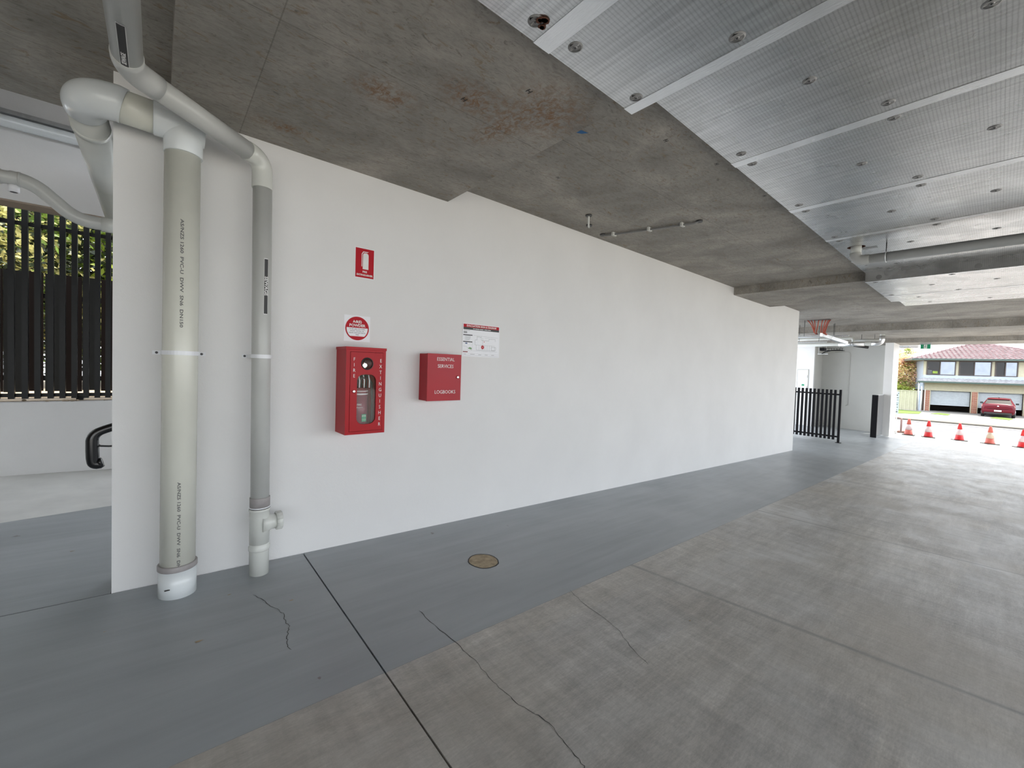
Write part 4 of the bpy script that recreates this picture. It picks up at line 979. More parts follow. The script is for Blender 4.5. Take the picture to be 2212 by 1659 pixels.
gp_ = thing('glass_screen', 'framed reflective screen with a broad black end post near the street', 'screen', (20.4, 3.0, FZ(20.4,3)))
MB().box(20.40,20.46,2.915,3.09,FZ(20.4,3)-.02,.83,.004).build('end_post', M['black'], gp_)
MB().hexa([(20.461,2.985,FZ(20.4,3)+.04),(22.098,2.985,FZ(22.1,3)+.04),(22.098,3.0,FZ(22.1,3)+.04),(20.461,3.0,FZ(20.4,3)+.04)], [(20.461,2.985,.81),(22.098,2.985,.81),(22.098,3.0,.81),(20.461,3.0,.81)]).build('screen_panel', plain('grey_reflective_panel',(.40,.41,.43),.12,.75), gp_)
for z0_, z1_ in ((.81,.83),): MB().box(20.461,22.098,2.975,3.01,z0_,z1_).build('top_trim', M['galv'], gp_)
cw = thing('wall_conduit', 'thin white conduit looping down the shaded end wall', 'conduit', (23.59,4.4,0))
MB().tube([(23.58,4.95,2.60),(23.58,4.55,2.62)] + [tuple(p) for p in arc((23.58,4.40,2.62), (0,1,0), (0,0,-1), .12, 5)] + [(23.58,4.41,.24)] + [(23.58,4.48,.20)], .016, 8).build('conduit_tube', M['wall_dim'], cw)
bt = thing('basket_tray', 'black wire basket tray with a drooping black cable near the end wall', 'cable tray', (20.2,4.3,2.5))
mb = MB()
for yy in [3.98+.085*k for k in range(9)]: mb.box(20.0,20.25,yy-.006,yy+.006,2.49,2.50); mb.box(20.0,20.006,yy-.006,yy+.006,2.49,2.57)
for x in (20.0,20.12,20.25): mb.box(x-.006,x+.006,3.95,4.70,2.484,2.496)
mb.box(19.994,20.006,3.95,4.70,2.564,2.576); mb.box(20.0,20.25,4.55,4.70,2.50,2.60); mb.build('basket', M['black'], bt)
MB().tube([(19.97,4.62,2.36),(19.97,4.5,2.44),(19.97,4.3,2.49),(19.97,4.1,2.50),(19.97,3.96,2.48)], .018, 8).build('drooping_cable', M['black'], bt)
for yy in (4.05,4.6): MB().cyl((20.12,yy,2.49), (20.12,yy,3.058), .005, 6).build('hanger_rod', M['dark_steel'], bt)
bq = thing('wall_bracket', 'small grey bracket on rods below the black basket tray', 'bracket', (20.1,4.6,2.38))
MB().box(20.08,20.14,4.45,4.78,2.34,2.37).build('bracket_bar', M['galv'], bq)
for yy in (4.5,4.75): MB().cyl((20.11,yy,2.37), (20.11,yy,3.058), .005, 6).build('hanger_rod', M['galv'], bq)
bk = thing('black_pipe_end', 'open black pipe end hanging beside the far drain pipe', 'pipe', (20.0,3.24,2.6))
MB().tube([(19.8,3.6,2.66),(19.95,3.3,2.60),(20.0,3.22,2.585)], .05, 16, caps=False).build('pipe_body', M['rubber'], bk)
MB().cyl((19.9,3.4,2.65),(19.9,3.4,3.058),.005,6).build('hanger_rod', M['dark_steel'], bk)

# exit sign
xs_g = thing('exit_sign', 'green exit sign with running figure hanging at the street opening', 'exit sign', (22.6, 1.92, 2.887))
MB().box(22.58,22.62,1.79,2.07,2.655,2.825,.003).build('sign_box', M['green'], xs_g)
MB().box(22.57,22.63,1.77,2.09,2.826,2.8865).build('mounting_bar', M['galv'], xs_g)
xf = 22.5785
MB().box(xf-.0008,xf,1.885,1.975,2.662,2.818).build('figure_panel', M['letter'], xs_g)
mb = MB()
def fig(pts_): mb.poly([(xf-.0016, 1.975-.09*a_, 2.662+.156*b_) for a_, b_ in pts_])
fig([(.52,.80),(.66,.80),(.70,.88),(.66,.95),(.52,.95),(.48,.88)]); fig([(.35,.45),(.50,.40),(.62,.72),(.45,.78)])
fig([(.45,.70),(.50,.76),(.22,.62),(.15,.45),(.24,.45),(.30,.58)]); fig([(.60,.72),(.58,.64),(.74,.50),(.90,.58),(.86,.65),(.74,.58)])
fig([(.36,.46),(.48,.42),(.42,.28),(.12,.12),(.08,.20),(.32,.32)]); fig([(.44,.44),(.54,.42),(.72,.30),(.70,.06),(.60,.06),(.60,.26)])
mb.build('running_figure', M['green'], xs_g)
for ya, yb in ((1.795,1.878),(1.982,2.065)):
    mb = MB(); ym = (ya+yb)/2; s_ = -1
    mb.poly([(xf-.0012, ya+.012, 2.74),(xf-.0012, ym, 2.775),(xf-.0012, ym, 2.752),(xf-.0012, yb-.012, 2.752),(xf-.0012, yb-.012, 2.728),(xf-.0012, ym, 2.728),(xf-.0012, ym, 2.705)])
    # photo shows plain green beside the figure, so the arrow is left out
    mb.bm.free()
sb = thing('opening_sign_board', 'long white sign board hung beside the column at the street opening', 'sign', (24.15, 2.55, 2.9))
MB().box(24.02,24.05,2.26,2.92,2.775,2.887).build('board', M['white'], sb)
MB().box(24.015,24.0195,2.28,2.80,2.778,2.792).build('grey_strip', M['midink'], sb)
mb = MB()
for k in range(7):
    ya = 2.84-.045*k; mb.hexa([(24.016,ya,2.825),(24.0195,ya,2.825),(24.0195,ya-.012,2.86),(24.016,ya-.012,2.86)], [(24.016,ya-.012,2.82),(24.0195,ya-.012,2.82),(24.0195,ya-.024,2.85),(24.016,ya-.024,2.85)])
mb.build('blue_marks', plain('pale_blue_print',(.22,.36,.55),.6), sb)

# ------------------------------------------------------------------ street
def ground(pts, z, name, mat, label, th=.1, kind='structure'):
    """pts (x,y) or (x,y,z)"""
    P_ = [(p[0], p[1], p[2] if len(p) > 2 else z) for p in pts]
    o = MB().hexa([(a_,b_,c_-th) for a_,b_,c_ in P_], P_).build(name, mat)
    return tag(o, label, kind=kind)
ground([(25.2,-40,FZ(25.2,-12)-.02),(31.5,-40,-1.33),(31.5,20,-1.24),(25.2,20,FZ(25.2,3)-.02)], 0, 'trim_apron', M['path'], 'pale concrete apron between building and road')
ground([(31.5,-60),(38.2,-60),(38.2,60),(31.5,60)], -1.30, 'road', M['road'], 'grey street running across')
ground([(38.2,-60),(39.0,-60),(39.0,60),(38.2,60)], -1.285, 'trim_gutter', M['path'], 'pale concrete gutter')
ground([(39.0,-60),(40.3,-60),(40.3,60),(39.0,60)], -1.20, 'trim_kerb', M['kerb'], 'weathered concrete kerb', th=.2)
ground([(40.3,-60),(90,-60),(90,60),(40.3,60)], -1.26, 'path', M['path'], 'pale footpath and driveways in front of the house')
ground([(-40,-60,-.2),(25.0,-60,-1.3),(25.2,-12.02,FZ(25.2,-12)),(-12,-12.02,FZ(-12,-12)),(-40,-12,.6)], 0, 'yard', M['yard'], 'unseen paved yard kept pale to bounce light into the car park')  # unseen ground, pale to bounce light under the soffit
ground([(25.2,8.02,-.85),(31.4,8.02,-1.2),(31.4,60,-1.0),(25.2,60,-.6)], 0, 'verge', M['grass'], 'verge left of the apron')
for pts, lb in (([(51.2,5.9),(45.6,5.25),(46.9,4.15),(50.2,4.3)],'wide strip of bright lawn before the cream fence'), ([(43.2,8),(43.9,5.1),(41.6,4.9),(40.6,8)],'low lawn strip beside the kerb'), ([(50.4,3.25),(48.5,3.6),(47.8,2.6),(49.6,2.55)],'lawn wedge before the left garage door'), ([(51.2,-.03),(48.5,.41),(47.5,-.55),(49.4,-.75)],'lawn wedge behind the red car'), ([(50.5,-1.7),(48.9,-1.25),(46.6,-1.35),(46.2,-2.4),(49,-2.6)],'lawn wedge at the right picture edge'), ([(51.2,10),(51.2,6.0),(45.6,5.35),(44.4,10)],'lawn beyond the column')):
    o = MB().hexa([(a_,b_,-1.262) for a_,b_ in pts], [(a_,b_,-1.235) for a_,b_ in pts]).build('lawn', M['grass']); tag(o, lb, kind='stuff')
mb = MB(); mb.box(25.45,25.53,-14,2.5,-1.2,-1.0)
dg_ = MB()
dg_.hexa([(25.22,-14,FZ(25.2,-12)-.05),(25.36,-14,FZ(25.2,-12)-.05),(25.36,2.4,FZ(25.2,2.4)-.05),(25.22,2.4,FZ(25.2,2.4)-.05)], [(25.22,-14,FZ(25.2,-12)-.002),(25.36,-14,FZ(25.2,-12)-.002),(25.36,2.4,FZ(25.2,2.4)+.004),(25.22,2.4,FZ(25.2,2.4)+.004)])
mb.bm.free()
gd = dg_.build('drain_grate', M['midink']); tag(gd, 'narrow grated drain across the driveway behind the cones', 'drain')

# cones
cone = thing('traffic_cone', 'red and white traffic cone, second from the column', 'traffic cone', (0,0,0), group='cones across the driveway')
def cone_mats(root, red, band):
    for ch in [k for k in COL.objects if k.parent == root]:
        if ch.name.startswith('cone_band'): m_ = band
        elif ch.name.startswith('cone_foot'): continue
        else: m_ = red
        me = ch.data.copy(); me.materials.clear(); me.materials.append(m_); ch.data = me
MB().box(-.19,.19,-.19,.19,-.004,.03,.006).build('cone_foot', M['rubber'], cone)
MB().lathe((0,0,.03), [(.15,0),(.135,.03),(.112,.20)], 28).build('cone_base', M['cone_red'], cone)
MB().lathe((0,0,.03), [(.113,.2),(.074,.43)], 28).build('cone_band', M['cone_band'], cone)
MB().lathe((0,0,.03), [(.073,.43),(.040,.645),(.034,.665),(.020,.67)], 28).build('cone_tip', M['cone_red'], cone)
cpos = [(24.55,2.46,'cone_faded','cone_band','faded red and white traffic cone, nearest the white column'),
        (24.6,1.86,'cone_red','cone_band','bright red and white traffic cone, second from the white column'),
        (25.0,.99,'cone_red','cone_band','bright red and white traffic cone, middle one of the five'),
        (25.05,.167,'cone_faded','cone_band2','faded cone with a dull buff band, fourth from the column'),
        (25.15,-.66,'cone_red','cone_band','bright red traffic cone cut by the right picture edge')]
for i, (x, yy, a_, b_, lb_) in enumerate(cpos):
    o = cone if i == 0 else copy_tree(cone)
    o.location = (x, yy, FZ(x,yy)+.004); o['label'] = lb_; o.rotation_euler = (0,0,.2*i)
for i, o in enumerate([k for k in COL.objects if k.name.startswith('traffic_cone')]):
    c_ = next(c for c in cpos if abs(c[0]-o.location.x) < .01 and abs(c[1]-o.location.y) < .01)
    cone_mats(o, M[c_[2]], M[c_[3]])

# hoop rail, banner, rubble beside the column
hp = thing('hoop_rail', 'low brown metal hoop rail standing just past the column', 'rail', (25.6,2.9,-1.0))
MB().tube([(25.7,3.6,-.95),(25.7,3.6,-.33)] + [tuple(p) for p in arc((25.7,3.6,-.28),(0,0,-1),(0,-1,0),.05,4)] + [(25.7,2.95,-.29)] + [tuple(p) for p in arc((25.7,2.83,-.30),(0,1,0),(0,0,-1),.08,5)] + [(25.7,2.83,-.98)], .033, 12).build('hoop_tube', plain('dusty_brown_paint',(.30,.20,.19),.6), hp)
bn = thing('banner_board', 'tall pale blue banner with dark marks leaning beside the column', 'banner', (24.3,2.9,FZ(24.3,2.9)))
mb = MB(); mb.box(24.30,24.33,2.795,3.10,-.05,.92,.02); mb.build('board', plain('banner_blue',(.52,.68,.80),.5), bn)
MB().box(24.31,24.325,2.82,2.86,FZ(24.3,2.9)-.01,-.045).build('stand_foot', M['galv'], bn); MB().box(24.31,24.325,3.02,3.06,FZ(24.3,2.9)-.01,-.045).build('stand_foot', M['galv'], bn)
mb = MB()
for z0_, z1_, ya, yb in ((.82,.86,2.80,2.83),(.74,.79,2.83,2.90),(.64,.67,2.80,2.88),(.55,.57,2.80,2.87),(.42,.44,2.80,2.88),(.33,.38,2.82,2.86),(.22,.27,2.82,2.85),(.12,.15,2.83,2.86),(.02,.08,2.82,2.88)): mb.box(24.297,24.2998,ya,yb,z0_,z1_)
mb.build('banner_marks', M['faint'], bn)
for k in range(9):
    x = 26.1+.5*R.random(); yy = 2.75+.9*R.random(); rr = .05+.05*R.random(); z = -.86-(x-25.2)*.055-.09
    o = MB().lathe((x,yy,z-.02), [(rr*.7,0),(rr,rr*.4),(rr*.7,rr),(rr*.1,rr*1.2)], 6).build('rubble', plain('rubble_brown',(.25,.14,.11),.9) if k == 0 else bpy.data.materials['rubble_brown'])
    tag(o, 'lump of brown rubble on the ground beside the hoop rail', 'stone', 'rubble by the hoop rail')

# ------------------------------------------------------------------ house across the street
HZ = -1.26
hs = thing('house', 'two storey house with pink tiled hip roof and two roller garage doors', 'house', (53.4,4.0,HZ), math.radians(-75.289))
def hb(name, mat, s0, s1, d0, d1, z0, z1, parent=None, bev=0):   # s along front, d depth, z absolute
    return MB().box(s0,s1,d0,d1,z0-HZ,z1-HZ,bev).build(name, mat, parent or hs, local=True)
SE = 9.0
wins = [(-.41,.47,1.46),(1.64,2.59,3.61),(3.80,4.39,5.10),(6.2,7.0,8.0)]
hb('upper_wall', M['board_blue'], -.57, SE, .06, 8, .60, 2.0); 
prev = -.57
for (a_, m_, b_) in wins: hb('wall_panel', M['board_cream'], prev, a_, .06, .3, 2.0, 3.30); prev = b_
hb('wall_panel', M['board_cream'], prev, SE, .06, .3, 2.0, 3.30)
hb('upper_wall', M['board_blue'], -.57, -.45, .3, 8, 2.0, 3.3); hb('upper_wall', M['board_blue'], SE-.1, SE, .3, 8, 2.0, 3.3); hb('upper_wall', M['room'], -.45, SE-.1, 2.9, 3.1, 1.99, 3.3)
hb('window_head', M['frame_brown'], -.57, SE, .02, .3, 3.245, 3.34)
# weatherboards
mb = MB()
for k in range(10):
    z = 1.99-.022*0-.10*k-.1
    if z < 1.62: break
    mb.hexa([(-.58,.03,z-HZ),(SE,.03,z-HZ),(SE,.06,z-HZ),(-.58,.06,z-HZ)], [(-.58,.05,z+.1-HZ),(SE,.05,z+.1-HZ),(SE,.06,z+.1-HZ),(-.58,.06,z+.1-HZ)])
o = mb.build('weatherboards', M['board_blue'], hs, local=True); o['kind'] = 'stuff'
mb = MB()
for k in range(6):
    z = .68+.10*k; mb.hexa([(-.48,-.04,z-HZ),(SE,-.04,z-HZ),(SE,.06,z-HZ),(-.48,.06,z-HZ)], [(-.48,-.015,z+.1-HZ),(SE,-.015,z+.1-HZ),(SE,.06,z+.1-HZ),(-.48,.06,z+.1-HZ)])
for k in range(12):
    z = 2.0+.10*k; 
    for (s0_, s1_) in ((5.12,6.18),(8.02,SE)): mb.hexa([(s0_,.035,z-HZ),(s1_,.035,z-HZ),(s1_,.06,z-HZ),(s0_,.06,z-HZ)], [(s0_,.055,z+.1-HZ),(s1_,.055,z+.1-HZ),(s1_,.06,z+.1-HZ),(s0_,.06,z+.1-HZ)])
o = mb.build('weatherboards', M['board_cream'], hs, local=True); o['kind'] = 'stuff'
for i, (a_, m_, b_) in enumerate(wins):
    mb = MB(); z0_, z1_ = 2.0, 3.24
    for q in ((a_,a_+.06,z0_,z1_),(b_-.06,b_,z0_,z1_),(a_+.06,b_-.06,z0_,z0_+.06),(a_+.06,b_-.06,z1_-.05,z1_),(m_-.03,m_+.03,z0_+.06,z1_-.05)): mb.box(q[0],q[1],.0,.10,q[2]-HZ,q[3]-HZ)
    wf = mb.build('window', M['frame_brown'], hs, local=True)
    MB().box(m_+.03,b_-.06,.05,.06,z0_+.06-HZ,z1_-.05-HZ).build('pane', M['pane'], wf, local=True)
    MB().box(a_+.06,m_-.03,.07,.08,z0_+.06-HZ,z1_-.05-HZ).build('pane', M['glass'], wf, local=True)
hb('cloth_on_chair', M['hivis'], .10, .42, .5, .7, 2.15, 2.36)
hb('chair_back', M['dark_steel'], -.25, .05, .5, .55, 2.05, 2.45)
# garage level
hb('lintel', M['board_cream'], -.48, SE, -.02, .1, .60, .68)
hb('garage_shell', M['room'], -.46, SE, 4.0, 4.2, HZ-.05, .60); hb('garage_shell', M['room'], -.46, -.40, .4, 4.0, HZ-.05, .6); hb('garage_shell', M['room'], SE-.1, SE, .4, 4, HZ-.05, .6)
for (s0_, s1_) in ((-.40,-.10),(2.53,2.86),(5.56,5.9),(8.5,SE)):
    pr = hb('brick_pier', M['brick'], s0_, s1_, -.02, .40, HZ-.03, .60)
    hb('jamb', M['board_cream'], s1_+.002, s1_+.055, .0, .12, HZ-.03, .60, pr)
    if s0_ > -.3: hb('jamb', M['board_cream'], s0_-.055, s0_-.002, .0, .12, HZ-.03, .60, pr)
hb('downpipe', M['pvc_light'], -.455, -.405, -.10, -.04, HZ-.03, .66)
for (s0_, s1_, zb_) in ((-.03,2.46,-.70),(2.93,5.49,-.76),(5.98,8.43,HZ)):
    rd = thing('x', None, None); rd.name = 'roller_door'; rd.parent = hs
    del_ = [rd.pop(k) for k in ('label','category') if k in rd]
    z = zb_; k = 0
    while z < .60:
        h = min(.125, .60-z)
        MB().hexa([(s0_,.20,z-HZ),(s1_,.20,z-HZ),(s1_,.24,z-HZ),(s0_,.24,z-HZ)], [(s0_,.225,z+h*.78-HZ),(s1_,.225,z+h*.78-HZ),(s1_,.24,z+h*.78-HZ),(s0_,.24,z+h*.78-HZ)]).build('door_slat', M['door_slat'], rd, local=True)
        z += .125
    MB().box(s0_,s1_,.241,.25,zb_-HZ,.60-HZ).build('door_curtain', M['faint'], rd, local=True)
# skillion over the garage
def tiled(p00, p10, p01, p11, rows, pitch, mat, name, parent, amp=.035):
    """tiles between eave p00->p10 and top p01->p11 (local coords)"""
    p00, p10, p01, p11 = map(Vector, (p00,p10,p01,p11)); bm = bmesh.new()
    nrm = (p10-p00).cross(p01-p00).normalized(); nrm = nrm if nrm.z > 0 else -nrm
    for r_ in range(rows):
        t0, t1 = r_/rows, (r_+1)/rows
        a0, a1 = p00.lerp(p01, t0), p10.lerp(p11, t0); b0, b1 = p00.lerp(p01, t1), p10.lerp(p11, t1)
        L = (a1-a0).length; n = max(2, int(L/pitch*4)); lo, hi = [], []
        e_ = (p10-p00).normalized(); s00 = p00.dot(e_)
        for k in range(n+1):
            pa, pb = a0.lerp(a1, k/n), b0.lerp(b1, k/n)
            wv_ = amp*(.5+.5*math.cos(2*PI*(pa.dot(e_)-s00)/pitch)); wb_ = amp*(.5+.5*math.cos(2*PI*(pb.dot(e_)-s00)/pitch))
            lo.append(bm.verts.new(pa + nrm*(wv_+.07))); hi.append(bm.verts.new(pb + nrm*(wb_+.005)))
        dn_ = [bm.verts.new(a0.lerp(a1, k/n)+nrm*.0) for k in range(n+1)]
        for k in range(n):
            bm.faces.new((lo[k],lo[k+1],hi[k+1],hi[k])); bm.faces.new((dn_[k],dn_[k+1],lo[k+1],lo[k]))
    mb = MB(); mb.bm.free(); mb.bm = bm; o = mb.build(name, mat, parent, local=True); o['kind'] = 'stuff'; return o
q = -HZ
tiled((-1.12,-.98,1.42+q),(SE+.5,-.98,1.42+q),(-.57,.03,1.70+q),(SE+.5,.03,1.70+q), 3, .31, M['tile_grey'], 'awning_tiles', hs, .05)
MB().hexa([(-1.12,-1.0,1.30+q),(SE+.5,-1.0,1.30+q),(SE+.5,-.88,1.30+q),(-1.12,-.88,1.30+q)], [(-1.12,-1.02,1.42+q),(SE+.5,-1.02,1.42+q),(SE+.5,-.88,1.42+q),(-1.12,-.88,1.42+q)]).build('awning_gutter', M['gutter'], hs, local=True)
hb('awning_lining', M['board_cream'], -1.0, SE+.4, -.87, .02, 1.28, 1.31)
hb('awning_bracket', M['dark_steel'], -1.0, -.95, -.9, .03, 1.20, 1.28)
MB().cyl((-.98,-.80,1.27+q), (-.98,-.80,0-.02), .04, 10).build('awning_post', M['pvc_light'], hs, local=True)
MB().cyl((-.70,-.40,.9+q), (-.70,-.40,-.02), .04, 10).build('awning_post', M['pvc_light'], hs, local=True)
# main roof
EV, AP = 3.42+q, 4.90+q
tiled((-1.50,-.62,EV),(8.6,-.62,EV),(2.85,3.2,AP),(4.15,3.2,AP), 12, .31, M['tile'], 'roof_tiles', hs)
tiled((-1.50,8.5,EV),(-1.50,-.62,EV),(2.85,5.0,AP),(2.85,3.2,AP), 12, .31, M['tile'], 'roof_tiles', hs)
tiled((8.6,-.62,EV),(8.6,8.5,EV),(4.15,3.2,AP),(4.15,5.0,AP), 12, .31, M['tile'], 'roof_tiles', hs)
for pa, pb in (((-1.50,-.62,EV+.06),(2.85,3.2,AP+.08)),((2.85,3.2,AP+.08),(4.15,3.2,AP+.08)),((4.15,3.2,AP+.08),(8.6,-.62,EV+.06))):
    pa, pb = Vector(pa), Vector(pb); n = int((pb-pa).length/.4)
    mb = MB()
    for k in range(n):
        a_, b_ = pa.lerp(pb, k/n), pa.lerp(pb, (k+1.05)/n); mb.tube([a_, b_], .1, 8, rs=[.115,.095])
    mb.build('ridge_cap', M['tile_cap'], hs, local=True)
MB().box(-1.52,8.62,-.74,-.60,EV-.10,EV+.03).build('roof_gutter', M['gutter'], hs, local=True)
MB().box(-1.52,-1.40,-.60,8.5,EV-.10,EV+.03).build('roof_gutter', M['gutter'], hs, local=True)
MB().box(-1.42,8.5,-.60,8.4,EV-.10,EV-.07).build('eave_lining', M['soffit_tan'], hs, local=True)
# neighbour roof further right and behind
nh = thing('neighbour_house', 'roof and wall of a further house right of the tiled house', 'house', (60,-9,HZ))
MB().box(58,70,-20,-5.5,HZ-.03,3.4).build('wall', M['board_cream'], nh)
MB().hexa([(57.4,-20.5,3.4),(70.5,-20.5,3.4),(70.5,-5,3.4),(57.4,-5,3.4)], [(62,-15,5.6),(66,-15,5.6),(66,-10,5.6),(62,-10,5.6)]).build('roof', M['tile'], nh)

# cream fence beside the house, steel
cf = thing('ribbed_fence', 'cream ribbed steel fence left of the house', 'fence', (52,6,HZ))
mb = MB(); bm = mb.bm; yy = 4.85; pr = None; k = 0
while yy < 14:
    x = 52.0 + (.035 if k % 4 in (1,2) else 0)
    cur = (bm.verts.new((x,yy,HZ-.02)), bm.verts.new((x,yy,.47)))
    if pr: bm.faces.new((pr[0],cur[0],cur[1],pr[1]))
    pr = cur; yy += (.03 if k % 2 == 0 else .10); k += 1
mb.build('ribbed_sheet', M['fence_cream'], cf)
MB().box(51.97,52.06,4.83,14,.47,.54).build('top_rail', M['fence_cream'], cf)
for yy in (4.80,7.2,9.6,12): MB().box(51.97,52.06,yy,yy+.06,HZ-.02,.56).build('fence_post', M['fence_cream'], cf)
gpn = thing('side_gate', 'pale blue-grey gate panel between fence and house', 'gate', (52.3,4.6,HZ))
MB().box(52.40,52.44,4.60,4.80,HZ+.02,.55).build('gate_leaf', M['board_blue'], gpn)
for yy in (4.56,4.76): MB().box(52.38,52.46,yy,yy+.04,HZ-.02,.95).build('gate_post', M['white'], gpn)

# tree with pink and cream blossom
bt_ = thing('blossom_tree', 'tree full of pink and cream blossom behind the cream fence', 'tree', (57,7.4,HZ))
trunk((57,7.4,HZ), (57.2,7.2,2.6), .16, bt_)
foliage('leaves', [M['leaf1'], M['leaf4'], M['petal'], M['petal2'], M['petal'], M['petal2']], (57,7.2,1.7), (1.8,2.3,2.75), 24000, .085, bt_, 5)
bt2 = thing('hedge_tree', 'green leafy tree low behind the cream fence', 'tree', (55,8.5,HZ))
trunk((55,8.5,HZ), (55.1,8.5,.8), .10, bt2)
foliage('leaves', [M['leaf1'], M['leaf2'], M['leaf4']], (55,7.6,.4), (1.2,2.2,1.1), 8000, .08, bt2, 8)
# palm behind the house
pm = thing('palm_tree', 'grey green palm crown rising behind the tiled roof', 'palm', (70,3.2,HZ))
MB().tube([(70,3.2,HZ),(70.1,3.2,2.5),(70,3.2,4.9)], .2, 12, rs=[.25,.2,.16]).build('trunk', M['bark'], pm)
for k in range(15):
    a_ = 2*PI*k/15+.2*R.random(); el = R.uniform(.35,1.2); L_ = R.uniform(1.1,1.7); mb = MB(); pts_ = []
    for j in range(7):
        t_ = j/6; r_ = L_*t_*math.cos(el*(1-.5*t_)); h_ = L_*(math.sin(el)*t_-.75*t_*t_)
        pts_.append(Vector((70+r_*math.cos(a_), 3.2+r_*math.sin(a_), 4.9+h_)))
    for j in range(6):
        u_ = (pts_[j+1]-pts_[j]); sd = Vector((-math.sin(a_), math.cos(a_), 0))
        for s_ in (-1,1):
            for f_ in (.1,.5,.9):
                p_ = pts_[j]+u_*f_; tip = p_+sd*s_*.30*(1-.6*abs(j/6-.4))+u_*.55-Vector((0,0,.10))
                mb.poly([p_, p_+u_*.16, tip])
    mb.tube(pts_, .02, 5, rs=[.03-.003*i for i in range(7)])
    mb.build('frond', plain('frond_green',(.10,.16,.13),.6) if k == 0 else bpy.data.materials['frond_green'], pm)
# plant line behind roof, dark shrub mass
sh = thing('pale_tree', 'pale airy tree between the blossom tree and the roof', 'tree', (66,7.0,HZ))
trunk((66,7.0,HZ), (66,7.0,3.2), .14, sh)
foliage('leaves', [M['leaf4'], M['petal2'], M['leaf1']], (66,7.0,3.6), (1.0,1.4,1.5), 4000, .11, sh, 17)
ng = tag(MB().hexa([(-30,-34,-1.5),(24,-34,-1.5),(24,-33,-1.5),(-30,-33,-1.5)], [(-30,-34,2.2),(24,-34,2.2),(24,-33,2.2),(-30,-33,2.2)]).build('wall_boundary', M['fence_cream']), 'boundary wall of the yard', kind='structure')

# ------------------------------------------------------------------ red car, tail to the viewer
car = thing('car', 'red hatchback parked tail out before the right garage door', 'car', (50.25,.03,HZ), math.radians(-91))
# local x across, y forward, z up
def ring_sec(y, prof):   # prof half outline list of (x,z) from bottom centre to top centre
    return [Vector((x, y, z)) for x, z in prof] + [Vector((-x, y, z)) for x, z in prof[-2:0:-1]]
base_prof = lambda w_, zb, zw, zt, wt: [(0,zb),(w_*.86,zb),(w_*.97,zb+.10),(w_,zb+.30),(w_*.99,zw-.10),(w_*.95,zw),(wt,zt),(wt*.6,zt+.03),(0,zt+.035)]
secs = [(0.00, base_prof(.74,.34,.80,.84,.66)), (.05, base_prof(.82,.26,.93,.97,.72)), (.16, base_prof(.865,.22,.97,1.02,.74)), (.45, base_prof(.885,.20,.99,1.16,.70)),
        (.80, base_prof(.89,.20,.99,1.36,.62)), (1.3, base_prof(.89,.20,.98,1.46,.60)), (2.2, base_prof(.89,.20,.96,1.47,.60)), (2.7, base_prof(.89,.20,.95,1.32,.60)), (3.25, base_prof(.88,.20,.92,1.00,.66)), (3.85, base_prof(.84,.22,.80,.86,.70)), (4.0, base_prof(.74,.30,.66,.70,.6))]
bm = bmesh.new(); rings = [[bm.verts.new(p) for p in ring_sec(y_, pr_)] for y_, pr_ in secs]
n = len(rings[0])
for i in range(len(rings)-1):
    for k in range(n):
        f = bm.faces.new((rings[i][k], rings[i][(k+1)%n], rings[i+1][(k+1)%n], rings[i+1][k])); f.smooth = True
bm.faces.new(rings[0][::-1]); bm.faces.new(rings[-1])
mb = MB(); mb.bm.free(); mb.bm = bm; body = mb.build('body', M['carred'], car, local=True)
def cq(pts_, name, mat, parent=None, th=.02):
    pts_ = [Vector(p) for p in pts_]; nn = (pts_[1]-pts_[0]).cross(pts_[2]-pts_[0]).normalized()
    if nn.y > 0: nn = -nn
    return MB().hexa([p+nn*.02 for p in pts_], [p+nn*(th+.03) for p in pts_]).build(name, mat, parent or car, local=True)
cq([(-.70,.20,1.00),(.70,.20,1.00),(.58,.80,1.37),(-.58,.80,1.37)], 'rear_window', M['carglass'], th=.03)
MB().hexa([(-.585,.70,1.385),(.585,.70,1.385),(.585,.92,1.41),(-.585,.92,1.41)], [(-.56,.68,1.42),(.56,.68,1.42),(.57,.92,1.455),(-.57,.92,1.455)]).build('roof_spoiler', M['carred'], car, local=True)
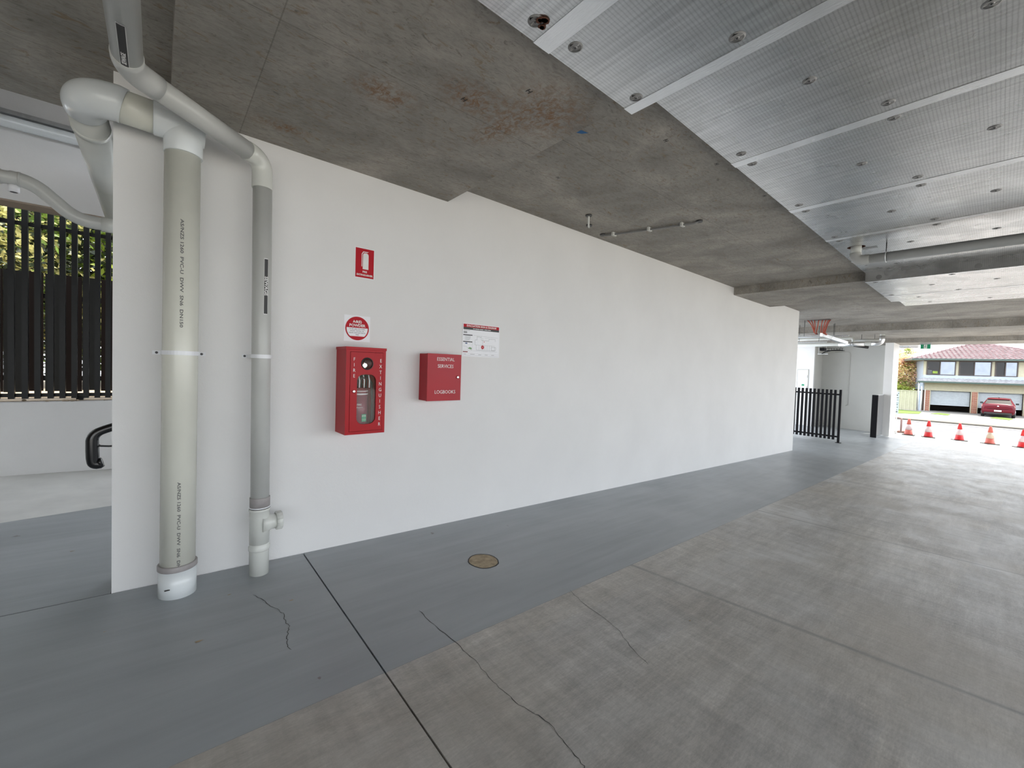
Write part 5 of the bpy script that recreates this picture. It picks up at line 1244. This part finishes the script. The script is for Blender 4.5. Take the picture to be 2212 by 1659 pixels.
for s_ in (-1,1):
    MB().hexa([(s_*.48,.028,.80),(s_*.86,.11,.80),(s_*.86,.15,.80),(s_*.48,.06,.80)], [(s_*.50,.038,.93),(s_*.86,.12,.95),(s_*.86,.16,.95),(s_*.50,.07,.93)]).build('tail_lamp', M['lamp_red'], car, local=True)
    MB().hexa([(s_*.38,.010,.82),(s_*.50,.030,.82),(s_*.50,.06,.82),(s_*.38,.05,.82)], [(s_*.40,.020,.90),(s_*.50,.040,.92),(s_*.50,.07,.92),(s_*.40,.06,.90)]).build('reverse_lamp', M['white'], car, local=True)
    mb = MB(); mb.lathe((0,0,0), [(.001,0)]) if False else mb.box(s_*.96-.09, s_*.96+.09, 2.55, 2.68, .97, 1.10, .03); mb.build('mirror', M['rubber'], car, local=True)
    for yw in (.72, 3.2):
        wh_ = MB().tube([(s_*.70,yw,.31),(s_*.72,yw,.31),(s_*.88,yw,.31),(s_*.895,yw,.31)], .3, 24, rs=[.27,.31,.31,.28]).build('wheel', M['rubber'], car, local=True)
        MB().cyl((s_*.890,yw,.31), (s_*.90,yw,.31), .19, 20).build('hubcap', M['galv'], wh_, local=True)
MB().box(-.80,.80,-.045,.06,.42,.60,.03).build('bumper', M['carred'], car, local=True)
MB().box(-.72,.72,-.02,.06,.24,.38,.02).build('bumper_skirt', M['rubber'], car, local=True)
MB().box(-.55,.55,-.020,.03,.66,.675).build('boot_crease', M['carglass'], car, local=True)
pl = MB().box(-.19,.19,-.055,-.045,.46,.57,.003).build('number_plate', M['white'], car, local=True)
mb = MB()
for k in range(6): mb.box(-.14+.05*k, -.115+.05*k, -.0565, -.0552, .49, .54)
mb.build('plate_marks', M['midink'], car, local=True)
MB().hexa([(-.055,-.018,.86),(.055,-.018,.86),(.055,.03,.86),(-.055,.03,.86)], [(-.008,.0,.93),(.008,.0,.93),(.008,.05,.93),(-.008,.05,.93)]).build('badge', M['chrome'], car, local=True)
MB().tube([(0,1.3,1.50),(0,1.36,1.56),(0,1.39,1.56)], .02, 8, rs=[.03,.02,.005]).build('roof_aerial', M['rubber'], car, local=True)

for nm in ('ground_behind_fence',): bpy.data.objects[nm].name = 'ground'
